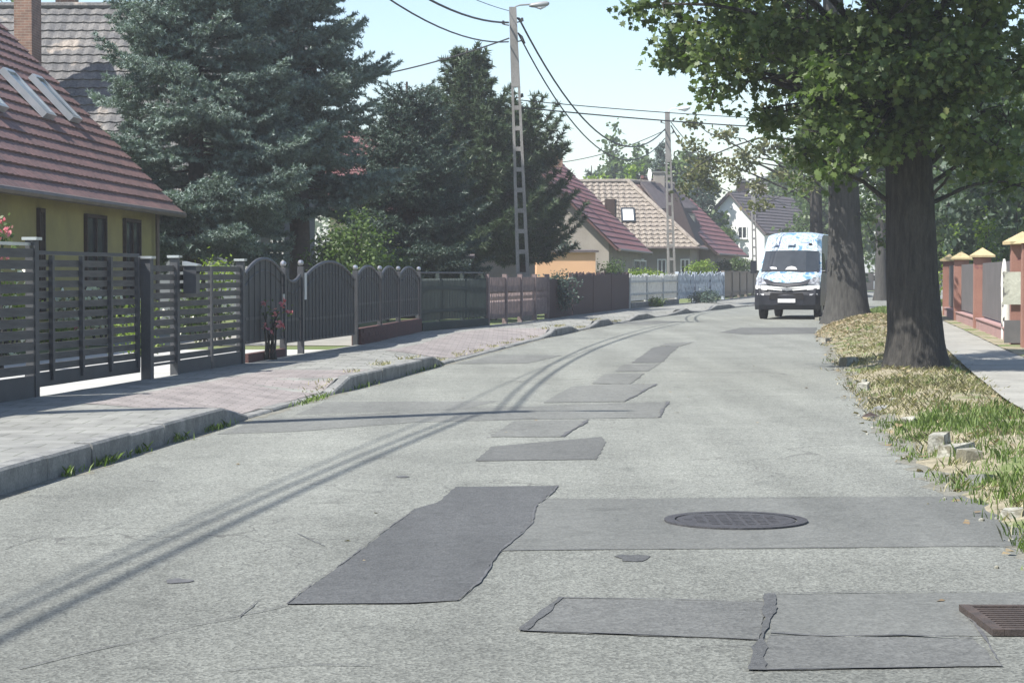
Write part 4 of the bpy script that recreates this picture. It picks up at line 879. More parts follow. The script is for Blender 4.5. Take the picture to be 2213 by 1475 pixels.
# ------------------------------------------------------------------ brick pillar fence on the footpath side
def QX(px, z=.1):
    lo, hi = 12.0, 230.0; k = (px - CX) / FPX
    pts = [(PL(d_) / d_ - k, d_) for d_ in np.arange(20, 200, .25)]
    return min(pts, key=lambda q_: abs(q_[0]))[1]
pf = thing('pillar_fence', 'fence of red pillars with sandy pyramid caps and grey panels on a pink base', 'fence', (PL(55), 55, .1))
def pillar(parent, d_, w_, z1, m='pillar_red'):
    rz = -math.atan(PL(d_ + .5) - PL(d_ - .5)); x = PL(d_)
    o = MB().box((x, d_, z1 / 2 + .02), (w_, w_, z1 - .04), rz).build('pillar', m, parent)
    c, s_ = math.cos(rz), math.sin(rz); h = w_ / 2 + .085
    cr_ = [(x + u * c - v * s_, d_ + u * s_ + v * c) for u, v in ((-h, -h), (h, -h), (h, h), (-h, h))]
    MB().add([(a, b2, z1 + .002) for a, b2 in cr_] + [(a, b2, z1 + .05) for a, b2 in cr_] + [(x, d_, z1 + .235)], [(3, 2, 1, 0), (0, 1, 5, 4), (1, 2, 6, 5), (2, 3, 7, 6), (3, 0, 4, 7), (4, 5, 8), (5, 6, 8), (6, 7, 8), (7, 4, 8)]).build('cap', 'cap_sand', o)
    return o
pd = [38.0, 49.2, 57.5, 65.0, 73.0, 82.0, 92.0, 104.0]
for i, d_ in enumerate(pd[1:]):
    pillar(pf, d_, .40, 1.80)
sub = []
for i in range(len(pd) - 1):
    a, b_ = pd[i] + .26, pd[i + 1] - .22; A, B = Vector((PL(a), a, 0)), Vector((PL(b_), b_, 0))
    if i == 0:
        pass
    MB().wallbox(A, B, .30, .04, .33).build('base_wall', 'pillar_base', pf)
    MB().wallbox(A, B, .36, .332, .36).build('coping', 'pillar_base', pf)
    nb = max(6, int((b_ - a) / .16)); 
    for j in range(nb):
        p = A.lerp(B, (j + .5) / nb); t = (B - A).normalized() * .066
        MB().wallbox((p - t).xy, (p + t).xy, .02, .40, 1.66).build('board', 'panel_gray', pf)
    for z in (.46, 1.55): MB().wallbox(A + Vector((.03, 0, 0)), B + Vector((.03, 0, 0)), .03, z, z + .05).build('rail', 'panel_gray', pf)
ps = thing('pillar', 'wide red pillar with a sandy cap, its plaster peeled off in a pale patch', 'pillar', (PL(38), 38, .1))
o = MB().box((PL(38), 38, 1.02), (.42, .42, 1.84), -.17).build('shaft', 'pillar_red', ps)
c = P(2187, 621, 37.78); MB().box((c.x, 37.775, 1.14), (.33, .02, .6), -.17).build('bare_plaster', 'plaster', o)
c = P(2190, 715, 37.78); MB().box((c.x, 37.77, .34), (.34, .02, .42), -.17).build('bare_plaster', 'panel_gray', o)
h = .30; MB().add([(PL(38) + u * h, 38 + v * h, 1.945) for u, v in ((-1, -1), (1, -1), (1, 1), (-1, 1))] + [(PL(38) + u * h, 38 + v * h, 2.0) for u, v in ((-1, -1), (1, -1), (1, 1), (-1, 1))] + [(PL(38), 38, 2.19)], [(3, 2, 1, 0), (0, 1, 5, 4), (1, 2, 6, 5), (2, 3, 7, 6), (3, 0, 4, 7), (4, 5, 8), (5, 6, 8), (6, 7, 8), (7, 4, 8)]).build('cap', 'cap_sand', ps)
ps2 = thing('pillar', 'red pillar cut by the right edge of the photo, next to the peeled one', 'pillar', (PL(36.4) - .02, 36.4, .1))
MB().box((PL(36.4) + .05, 36.4, 1.0), (.4, .4, 1.88), -.17).build('shaft', 'pillar_red', ps2)
x_, h = PL(36.4) + .05, .29; MB().add([(x_ + u * h, 36.4 + v * h, 1.945) for u, v in ((-1, -1), (1, -1), (1, 1), (-1, 1))] + [(x_, 36.4, 2.17)], [(3, 2, 1, 0), (0, 1, 4), (1, 2, 4), (2, 3, 4), (3, 0, 4)]).build('cap', 'cap_sand', ps2)
for i, d_ in enumerate((33.5, 30.5, 27.5)): pass
# pale blotched birch stub in front of the pillar
b0 = G(2177, 736, .08)
bs = thing('birch_trunk', 'pale birch trunk stub with black blotches leaning against the peeled pillar', 'tree trunk', tuple(b0))
MB().tube([b0 + Vector((0, 0, -.05)), b0 + Vector((-.01, 0, .12)), b0 + Vector((-.02, 0, .6)), b0 + Vector((-.05, .02, 1.1)), b0 + Vector((-.06, .02, 1.42)), b0 + Vector((-.07, .02, 1.62))], [.14, .115, .10, .085, .06, .02], 12).build('trunk', 'birch', bs, smooth=True)
# ------------------------------------------------------------------ lattice concrete poles with street lamps
def utility_pole(label, base, top, w0=.40, w1=.20, solid=1.35, upper=2.2, lamp_m='lamp_gray', lamp_up=.12):
    base, top = Vector(base), Vector(top); H = top.z - base.z
    t = thing('utility_pole', label, 'utility pole', tuple(base), 'lattice concrete poles along the house side')
    def at(z): f = z / H; return base.lerp(top, f), w0 + (w1 - w0) * f
    def sect(mb, z0, z1, a, b_, th):
        """block between heights, from fraction a to b of the width"""
        q = []
        for z in (z0, z1):
            c, w_ = at(z); q.append([(c.x + w_ * (u - .5), c.y + v, c.z) for u, v in ((a, -th), (b_, -th), (b_, th), (a, th))])
        return mb.hexa(q[0], q[1])
    sect(MB(), -.15, solid, 0, 1, .11).build('foot', 'pole_concrete', t)
    for a, b_ in ((0, .27), (.73, 1)): sect(MB(), solid + .002, H - upper, a, b_, .095).build('leg', 'pole_concrete', t)
    n = int((H - upper - solid) / .55); L_ = (H - upper - solid) / n
    for i in range(1, n): z = solid + L_ * i; sect(MB(), z - .06, z + .06, .27, .73, .09).build('rung', 'pole_concrete', t)
    sect(MB(), H - upper + .002, H, 0, 1, .10).build('head', 'pole_concrete', t)
    T = top
    a = MB().tube([T + Vector((.05, 0, -.25)), T + Vector((.08, 0, .02)), T + Vector((.2, 0, lamp_up)), T + Vector((.5, 0, lamp_up + .02))], .025, 6).build('lamp_arm', lamp_m, t)
    L0 = T + Vector((.45, 0, lamp_up - .02))
    lm = MB(); lm.tube([L0, L0 + Vector((.08, 0, .01)), L0 + Vector((.3, 0, .03)), L0 + Vector((.5, 0, .06)), L0 + Vector((.56, 0, .07))], [.03, .06, .085, .07, .03], 8).build('lamp_head', lamp_m, t, smooth=True)
    lm = MB(); lm.tube([L0 + Vector((.16, 0, -.025)), L0 + Vector((.32, 0, -.05)), L0 + Vector((.46, 0, -.01))], [.03, .06, .03], 8).build('lamp_glass', 'plate', t, smooth=True)
    for z, s_ in ((.42, 1), (.95, 1), (.5, -1), (2.5, 1)):
        p = T + Vector((0, 0, -z)); e = p + Vector((s_ * (w1 / 2 + .16), -.02, .03))
        MB().tube([p + Vector((s_ * w1 / 2, -.02, 0)), e], .018, 5).build('bracket', 'gutter', t)
        MB().tube([e, e + Vector((0, 0, .10))], [.045, .03], 6).build('insulator', 'cable', t)
    return T
T0 = utility_pole('lattice concrete pole standing just beyond the edge of the view, its shadow across the road', (-5.35, 17.6, .1), (-5.45, 17.6, 8.9))
Tm = utility_pole('lattice concrete pole of the same line standing behind the camera', (-8.2, -17, .1), (-8.3, -17, 8.9))
pb = G(1134, 691, .13); T1 = utility_pole('tall lattice concrete pole with a dark street lamp in front of the pine', (pb.x, pb.y, .1), tuple(P(1108, 16, pb.y)), lamp_up=.06)
T2 = utility_pole('lattice concrete pole with a white street lamp in front of the beige roofed house', (XY(1453, 90), 90, .1), tuple(P(1442, 242, 90)), lamp_m='white_paint', lamp_up=.14)
T3 = utility_pole('distant lattice pole in front of the white gabled house', (XY(1632, 132), 132, .1), tuple(P(1627, 385, 132)), w0=.36, w1=.22, lamp_m='white_paint')
T4 = Vector((XY(1790, 175), 175, 8.4))
def cable(label, A, B, sag, r=.02, n=24, group=None, clamp=False):
    A, B = Vector(A), Vector(B); pts = []
    for i in range(n + 1):
        f = i / n; p = A.lerp(B, f); p.z -= 4 * sag * f * (1 - f); pts.append(p)
    o = MB().tube(pts, r, 5).build('overhead_cable', 'cable'); tag(o, label, 'cable', group)
    return o
dz = lambda T, z, s=0.17: T + Vector((s, 0, -z))
cable('thick twisted cable passing overhead towards the pole behind the camera', dz(Tm, .45), dz(T0, .45, -.12), 1.3, .027)
cable('thinner cable passing overhead beside the thick one, behind the camera', dz(Tm, .72), dz(T0, .68, -.12), 1.35, .019)
cable('thin top wire passing overhead behind the camera', dz(Tm, .1, -.9), dz(T0, .1, -.7), .8, .012)
cable('thick twisted cable arriving at the tall pole from the near side', dz(T0, .45), dz(T1, .42, -.12), 1.25, .027)
cable('thinner lower cable arriving at the tall pole from the near side', dz(T0, .72), dz(T1, .95, -.12), 1.3, .019)
cable('thin uppermost wire above the twisted cable on the near side', dz(T0, .1, -.7), dz(T1, .1, -.1), .9, .010)
cable('thick twisted cable sagging from the tall pole to the second pole', dz(T1, .30), dz(T2, .75, -.1), 1.9, .028)
cable('thinner cable sagging just below the twisted one to the second pole', dz(T1, .75), dz(T2, 1.15, -.1), 2.0, .022)
cable('twisted cable leaving the second pole behind the leaves', dz(T2, .6), dz(T3, .6, -.1), 1.3, .027)
cable('thin cable leaving the second pole just above the twisted one', dz(T2, .45), dz(T3, .3, -.1), .7, .02)
cable('cable between the distant pole and the bend of the street', dz(T3, .5), T4, 1.3, .03)
cable('service cable from the tall pole down to the grey tiled house', dz(T1, .85, -.1), (XY(600, 61), 61, 6.9), .25, .022)
cable('service cable from the second pole down to the maroon roofed house', dz(T2, .8, -.1), (XY(1190, 93), 93, 6.4), .25, .018)
cable('upper thin service wire crossing the street from the tall pole', dz(T1, 2.55), (22, 82, 7.6), .35, .014)
cable('lower service wire crossing the street from the tall pole', dz(T1, 2.75), (22, 81, 7.1), .35, .02)
for a in ((.38, .42, .30), (.45, .95, 1.1)):
    pass
cl = thing('cable_clamp', 'pair of black cable clamps hanging beside the head of the tall pole', 'cable clamp', tuple(dz(T1, .9)))
MB().tube([dz(T1, .70, .14), dz(T1, .82, .24), dz(T1, 1.0, .33)], [.02, .05, .035], 6).build('wedge', 'cable', cl)
MB().tube([dz(T1, .28, .1), dz(T1, .36, .22)], [.02, .05], 6).build('wedge', 'cable', cl)

# ------------------------------------------------------------------ the van
vp = G(1697, 690); vz = math.atan2(1.05, 4.0)      # turned a little along the bend
van = thing('van', 'high roofed white van with teal and blue print, facing the camera beside the grey trunk', 'van', (vp.x + .05, vp.y, 0))
def VT(x, y, z):
    """van frame: x to its left side as seen, y backwards"""
    c, s_ = math.cos(vz), math.sin(vz); return (vp.x + .05 + x * c + y * s_, vp.y - x * s_ + y * c, z)
def VW(z): return 1.0 if z < 1.25 else 1.0 - .145 * min(1, (z - 1.25) / 1.35)
prof = [(.10, .42), (.02, .62), (.0, .90), (.05, 1.02), (.10, 1.12), (.34, 1.36), (.62, 1.47), (.70, 1.50), (1.22, 2.14), (1.32, 2.20), (1.62, 2.58), (1.95, 2.70), (2.6, 2.74), (5.9, 2.74), (6.0, 2.6), (6.0, .42)]
mb = MB(); cols = [(-1, .20), (-.86, .05), (-.5, .0), (0, -.02), (.5, .0), (.86, .05), (1, .20)]
V = []
for y, z in prof:
    fz = 1.0 if y < 2.2 else 0.0
    for u, dy in cols:
        zz = z - (.09 * abs(u) ** 4 if z > 2.5 else 0) ; V.append(VT(u * VW(z), y + dy * fz, zz))
nc = len(cols); F = []
for i in range(len(prof) - 1):
    for j in range(nc - 1): F.append((i * nc + j, i * nc + j + 1, (i + 1) * nc + j + 1, (i + 1) * nc + j))
mb.add(V, F); mb.build('body', 'livery', van)
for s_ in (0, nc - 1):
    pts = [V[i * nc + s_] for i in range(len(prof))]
    MB().add(pts, [tuple(range(len(pts)))] if s_ else [tuple(range(len(pts)))[::-1]]).build('side', 'van_side_shade' if s_ else 'livery', van)
def front(poly, dep, name, m, parent=van, back=0.0):
    """poly of (x, z, y) points on the front, extruded backwards"""
    return MB().prism([VT(x, y - back, z) for x, z, y in poly], Vector(VT(0, dep, 0)) - Vector(VT(0, 0, 0))).build(name, m, parent)
# windshield
ws = [(-.90, 1.52, .80), (-.5, 1.49, .66), (.0, 1.485, .645), (.5, 1.49, .66), (.90, 1.52, .80), (.84, 2.12, 1.29), (.45, 2.14, 1.17), (0, 2.145, 1.155), (-.45, 2.14, 1.17), (-.84, 2.12, 1.29)]
mb = MB(); vs = [VT(x, y - .02, z) for x, z, y in ws]; mb.add(vs, [(0, 1, 8, 9), (1, 2, 7, 8), (2, 3, 6, 7), (3, 4, 5, 6)]); w_ = mb.build('windshield', 'glass_dark', van)
front([(-.88, 1.44, .66), (-.4, 1.42, .55), (.4, 1.42, .55), (.88, 1.44, .66), (.9, 1.52, .78), (.4, 1.495, .655), (-.4, 1.495, .655), (-.9, 1.52, .78)], .03, 'cowl', 'plastic_dark', back=.03)
front([(-.62, 1.56, .76), (-.40, 1.55, .70), (-.42, 1.61, .75), (-.63, 1.63, .8)], .01, 'paper_note', 'plate', back=.05)
front([(-.14, 1.535, .67), (.24, 1.535, .67), (.18, 1.62, .74), (.05, 1.65, .77), (-.08, 1.62, .74)], .01, 'dashboard_paper', 'dashboard', back=.05)
# grille, light band, bumper
front([(-.62, 1.10, .03), (-.3, 1.03, .0), (.0, 1.01, -.02), (.3, 1.03, 0), (.62, 1.10, .03), (.78, 1.26, .2), (.64, 1.24, .18), (.42, 1.16, .1), (0, 1.125, .05), (-.42, 1.16, .1), (-.64, 1.24, .18), (-.78, 1.26, .2)], .08, 'grille', 'plastic_dark', back=.04)
front([(-.66, .93, .02), (0, .88, -.02), (.66, .93, .02), (.62, 1.04, .02), (0, .985, -.02), (-.62, 1.04, .02)], .03, 'bumper_bar', 'white_wall', back=.06)
front([(-.16, .905, .0), (.16, .905, .0), (.16, .97, .0), (-.16, .97, 0)], .01, 'badge', 'rim', back=.09)
bq = []
mb = MB()
for y, z in ((.02, .30), (-.06, .45), (-.07, .75), (.0, .90)):
    mb.v += [VT(u * 1.015, y + dy * 1.0, z + (.09 * abs(u) ** 3 if z > .8 else 0)) for u, dy in cols]
for i in range(3):
    for j in range(nc - 1): mb.f.append((i * nc + j, i * nc + j + 1, (i + 1) * nc + j + 1, (i + 1) * nc + j))
bp_ = mb.build('bumper', 'plastic_dark', van)
front([(-.55, .62, -.07), (.55, .62, -.07), (.5, .82, -.06), (-.5, .82, -.06)], .02, 'air_intake', 'rubber', bp_, back=.015)
front([(-.27, .52, -.08), (.27, .52, -.08), (.27, .64, -.08), (-.27, .64, -.08)], .015, 'number_plate', 'plate', van, back=.03)
for s_ in (-1, 1):
    q = [(s_ * .62, 1.10, .05), (s_ * .97, 1.06, .2), (s_ * .985, 1.30, .27), (s_ * .80, 1.31, .24), (s_ * .70, 1.22, .17)]
    if s_ < 0: q = q[::-1]
    front(q, .05, 'headlight', 'headlight', van, back=.05)
    q = [(s_ * .62, .90, .0), (s_ * .99, .94, .17), (s_ * .99, 1.06, .19), (s_ * .62, 1.05, .03)]
    if s_ < 0: q = q[::-1]
    front(q, .04, 'bumper_corner', 'white_wall', van, back=.055)
    q = [(s_ * .70, .74, .0), (s_ * .93, .76, .10), (s_ * .93, .80, .10), (s_ * .70, .79, 0)]
    if s_ < 0: q = q[::-1]
    front(q, .04, 'fog_light', 'plate', van, back=.065)
    # mirror
    mr = thing('tmp', None, None, (0, 0, 0)); bpy.data.objects.remove(mr)
    c = VT(s_ * 1.17, .92, 1.62); o = MB().box(c, (.17, .14, .40), -vz).build('mirror', 'plastic_dark', van)
    MB().tube([VT(s_ * .95, .95, 1.48), VT(s_ * 1.14, .93, 1.50)], .025, 6).build('mirror_arm', 'plastic_dark', o)
    for y in (1.0, 4.7):
        wp = MB(); wp.tube([VT(s_ * .74, y, .35), VT(s_ * .755, y, .35), VT(s_ * .955, y, .35), VT(s_ * .97, y, .35)], [.31, .35, .35, .31], 24); wh = wp.build('wheel', 'rubber', van)
        MB().tube([VT(s_ * .965, y, .35), VT(s_ * .985, y, .35)], [.21, .19], 16).build('rim', 'rim', wh)
# door window on the far side that faces the trees
for s_ in (-1, 1):
    q = [(1.0, 1.45), (2.0, 1.45), (2.0, 2.05), (1.45, 2.05)]
    mb = MB(); mb.add([VT(s_ * (VW(z) + .012), y, z) for y, z in q], [(0, 1, 2, 3) if s_ > 0 else (3, 2, 1, 0)]); mb.build('side_window', 'glass_dark', van)
front([(-.70, 2.34, 1.36), (-.45, 2.34, 1.36), (-.55, 2.44, 1.44)], .01, 'printed_mark', 'pale_blue', van, back=.06)
MB().box(VT(.55, 1.44, 2.335), (.10, .04, .07), -vz).build('printed_mark', 'rubber', van)
front([(-.18, 2.31, 1.33), (.06, 2.31, 1.33), (.06, 2.43, 1.42), (-.18, 2.43, 1.42)], .01, 'printed_mark', 'livery_blue' if 'livery_blue' in MATS else 'pale_blue', van, back=.05)
mb = MB(); mb.wallbox(VT(-.85, .3, 0)[:2], VT(-.85, 5.8, 0)[:2], .1, .25, .45); mb.wallbox(VT(.85, .3, 0)[:2], VT(.85, 5.8, 0)[:2], .1, .25, .45); mb.build('chassis', 'rubber', van)

# small white car far off behind the trees
cc = Vector((XY(1898, 150), 150, 0)); car = thing('parked_car', 'small white parked car seen far off between the two trunks', 'car', tuple(cc))
pr = [(-2.0, .3), (-2.0, .75), (-1.3, .85), (-.7, 1.38), (.7, 1.42), (1.4, .95), (2.0, .85), (2.05, .3)]
MB().prism([(cc.x + a, cc.y - .85, z) for a, z in pr], (0, 1.7, 0)).build('body', 'white_wall', car)
MB().prism([(cc.x + a, cc.y - .87, z) for a, z in ((-1.1, .88), (-.65, 1.3), (.65, 1.34), (1.15, .95))], (0, .01, 0)).build('side_window', 'glass_dark', car)
for a in (-1.25, 1.25): MB().tube([(cc.x + a, cc.y - .88, .32), (cc.x + a, cc.y - .7, .32)], .32, 16).build('wheel', 'rubber', car)

# ------------------------------------------------------------------ foliage builders
MAPLE = np.array([(0, 0), (.30, -.08), (.22, .12), (.50, .22), (.30, .42), (.34, .62), (.13, .60), (0, .95), (-.13, .60), (-.34, .62), (-.30, .42), (-.50, .22), (-.22, .12), (-.30, -.08)])
OVAL = np.array([(0, 0), (.27, .4), (0, 1.0), (-.27, .4)])
LOBE = np.array([(0, 0), (.34, .18), (.30, .62), (0, 1.0), (-.30, .62), (-.34, .18)])
def leaves(Pts, size, tpl, up=0.5, out=None, outw=0.3, droop=0.35, rng=RNG):
    """leaf faces at Pts; returns (N*k,3)"""
    N_ = len(Pts); k = len(tpl); n = norm(rng.normal(size=(N_, 3))) + np.array([0, 0, up])
    if out is not None: n = n + out * outw
    n = norm(n); a = norm(np.cross(n, norm(rng.normal(size=(N_, 3))))); a = a - np.array([0, 0, droop]); a = norm(a - n * (a * n).sum(1, keepdims=True)); b_ = np.cross(n, a)
    s = (np.asarray(size) * rng.uniform(.65, 1.2, N_))[:, None, None]
    x = tpl[:, 0][None, :, None]; y = tpl[:, 1][None, :, None]
    V = Pts[:, None, :] + s * (b_[:, None, :] * x + a[:, None, :] * y + n[:, None, :] * (-np.abs(x) * .35 - .12 * y * y))
    return V.reshape(-1, 3)
def ellipsoid_pts(c, r, n, rng=RNG, shell=0.5):
    v = norm(rng.normal(size=(n, 3))); q = rng.uniform(0, 1, n) ** shell; return np.array(c) + v * q[:, None] * np.array(r), v
DENS = 1.0
def clump_cloud(clumps, dens, lsize, tpl, sub=0.30, rng=RNG, up=.5):
    """clumps: (centre, radii). Leaves gather in sprays inside each clump. dens = leaves per spray"""
    A = []; T = []; C = []
    for c, r in clumps:
        vol = r[0] * r[1] * r[2]; ns = max(3, int(8.5 * (vol ** (2 / 3)) / (sub * sub)))
        sp, ov = ellipsoid_pts(c, r, ns, rng, .38)
        keep = rng.uniform(size=ns) > .12; sp = sp[keep]; ov = ov[keep]; m_ = len(sp)
        if m_ == 0: continue
        P_ = np.repeat(sp, dens, 0) + rng.normal(size=(m_ * dens, 3)) * np.array([sub * .5, sub * .5, sub * .32]); O = np.repeat(ov, dens, 0)
        A.append(leaves(P_, np.full(len(P_), lsize), tpl, up, O, .5, rng=rng)); T.append(np.repeat(rng.uniform(.1, .8, m_), dens) + rng.uniform(-.2, .22, m_ * dens)); C.append(P_)
    return np.concatenate(A), np.concatenate(T), np.concatenate(C)
def limb_path(a, b_, bend=.17, n=6, rng=random):
    a, b_ = Vector(a), Vector(b_); L_ = (b_ - a).length; pts = []
    o = Vector((rng.uniform(-1, 1), rng.uniform(-1, 1), rng.uniform(.2, 1))).normalized() * L_ * bend
    for i in range(n + 1):
        f = i / n; pts.append(a.lerp(b_, f) + o * math.sin(math.pi * f) + Vector((rng.gauss(0, 1), rng.gauss(0, 1), rng.gauss(0, 1))) * L_ * .012 * (1 if 0 < i < n else 0))
    return pts
def trunk_mesh(parent, pts, rad, m, n=20, rough=.06, flare=None, name='trunk'):
    """tapered trunk with ribs and a root flare"""
    pts = [Vector(p) for p in pts]; out = []; rr = []
    for i in range(len(pts) - 1):
        for j in range(5): f = j / 5; out.append(pts[i].lerp(pts[i + 1], f)); rr.append(rad[i] + (rad[i + 1] - rad[i]) * f)
    out.append(pts[-1]); rr.append(rad[-1]); V = []
    z0 = pts[0].z; ph = [random.uniform(0, 6.28) for _ in range(4)]
    for p, r_ in zip(out, rr):
        for k in range(n):
            a = 6.28318 * k / n; h = p.z - z0
            f = 1 + rough * (math.sin(5 * a + ph[0] + h * .3) * .6 + math.sin(9 * a + ph[1] - h * .4) * .4 + math.sin(3 * a + ph[2] + h * .8) * .5)
            if flare: f += flare * math.exp(-max(h, 0) / .28) * (.55 + .45 * math.sin(5 * a + ph[3])) 
            V.append((p.x + r_ * f * math.cos(a), p.y + r_ * f * math.sin(a), p.z))
    mb = MB(); mb.v = V
    for i in range(len(out) - 1):
        for k in range(n): mb.f.append((i * n + k, i * n + (k + 1) % n, (i + 1) * n + (k + 1) % n, (i + 1) * n + k))
    return mb.build(name, m, parent, smooth=True)
def broadleaf(name, label, base, trunk, rads, clumps, lsize, lm, bm='bark', dens=14, sub=.3, tpl=LOBE, group=None, fork=None, flare=.35, twigs=True, cat='tree', up=.5, singles=0, kind=None, limbk=1.0, ragged=False):
    t = thing(name, label, cat, tuple(base), group)
    trunk_mesh(t, trunk, rads, bm, flare=flare)
    if ragged:      # break every clump into smaller uneven ones so the outline frays
        nc_ = []
        for c, r in clumps:
            for _ in range(3):
                v = norm(RNG.normal(size=3)) * np.array(r) * RNG.uniform(.35, .95); k_ = RNG.uniform(.38, .72); nc_.append(((c[0] + v[0], c[1] + v[1], c[2] + v[2]), tuple(x * k_ for x in r)))
        soft = nc_
    else: soft = clumps
    fork = Vector(fork) if fork is not None else Vector(trunk[-1])
    big = MB()
    for i, (c, r) in enumerate(clumps):
        c = Vector(c); 
        tz = min(max(c.z - abs(c.x - fork.x) * .55 - .6, base[2] + (.30 + .3 * random.random()) * (trunk[-1][2] - base[2])), trunk[-1][2] - .1)
        # start on the trunk axis at that height
        s = Vector(trunk[-1])
        for a, b_ in zip(trunk[:-1], trunk[1:]):
            if a[2] <= tz <= b_[2]: s = Vector(a).lerp(Vector(b_), (tz - a[2]) / (b_[2] - a[2] + 1e-6))
        r0 = max(.02, .026 * (c - s).length ** .7) * limbk
        if i % 2 == 0 or not twigs: MB().tube(limb_path(s, c), [r0 * (1 - .13 * k) for k in range(7)], 7).build('limb', bm, t, smooth=True)
        else: big.tube(limb_path(s, c), [r0 * (1 - .13 * k) for k in range(7)], 6)
        if twigs:
            for _ in range(5):
                v = Vector(norm(RNG.normal(size=3))) ; e = c + Vector((v.x * r[0], v.y * r[1], v.z * r[2])) * .85; big.tube(limb_path(c, e, .1, 3), [.016, .012, .008, .004], 4)
    if big.v: big.build('twigs', bm, t, kind='stuff')
    V, T, C = clump_cloud(soft, dens, lsize, tpl, sub, up=up)
    k = len(tpl)
    if singles:
        # leaves that show largest are single pieces
        depth = C[:, 1]; px = CX + FPX * C[:, 0] / depth; py = HZ - FPX * (C[:, 2] - CAMZ) / depth
        ok = (px > 0) & (px < 2213) & (py > 0); order = np.argsort(np.where(ok, depth, 1e9))[:singles * 3]; pick = RNG.choice(order, singles, replace=False)
        mask = np.ones(len(C), bool); mask[pick] = False
        W = V.reshape(-1, k, 3)
        for j in pick:
            np_mesh('leaf', W[j], k, lm, t, tint=np.array([T[j]]))
        V = W[mask].reshape(-1, 3); T = T[mask]
    np_mesh('foliage', V, k, lm, t, tint=T, kind='stuff')
    return t
def bush(name, label, c, r, lsize, lm, dens=10, sub=.22, tpl=OVAL, group=None, cat='bush', flowers=None, n=5):
    t = thing(name, label, cat, (c[0], c[1], .1), group); cl = []
    for i in range(n):
        a = 6.28 * i / n; cl.append(((c[0] + r[0] * .45 * math.cos(a) * random.uniform(.5, 1.1), c[1] + r[1] * .45 * math.sin(a), c[2] + r[2] * random.uniform(-.25, .3)), (r[0] * .6, r[1] * .6, r[2] * .62)))
    V, T, C = clump_cloud(cl, dens, lsize, tpl, sub); z = V.reshape(-1, len(tpl), 3); ok = z[:, :, 2].min(1) > .08
    np_mesh('foliage', z[ok].reshape(-1, 3), len(tpl), lm, t, tint=T[ok], kind='stuff')
    st = MB()
    for i in range(7): st.tube(limb_path((c[0] + random.uniform(-.1, .1), c[1] + random.uniform(-.1, .1), .08), (c[0] + random.uniform(-.5, .5) * r[0], c[1] + random.uniform(-.5, .5) * r[1], c[2] + r[2] * .2), .08, 3), [.02, .016, .012, .008], 4)
    st.build('stems', 'bark_gray', t, kind='stuff')
    if flowers:
        m_, n_, s_ = flowers
        v = norm(RNG.normal(size=(n_, 3))); v[:, 1] = -abs(v[:, 1]) * .8; Pf = np.array(c) + v * np.array(r) * 1.0; Pf = np.repeat(Pf, 7, 0) + RNG.normal(size=(n_ * 7, 3)) * s_ * .35
        np_mesh('blossoms', leaves(Pf, np.full(len(Pf), s_), LOBE, .3), 6, m_, t, tint=RNG.uniform(size=len(Pf)), kind='stuff')
    return t

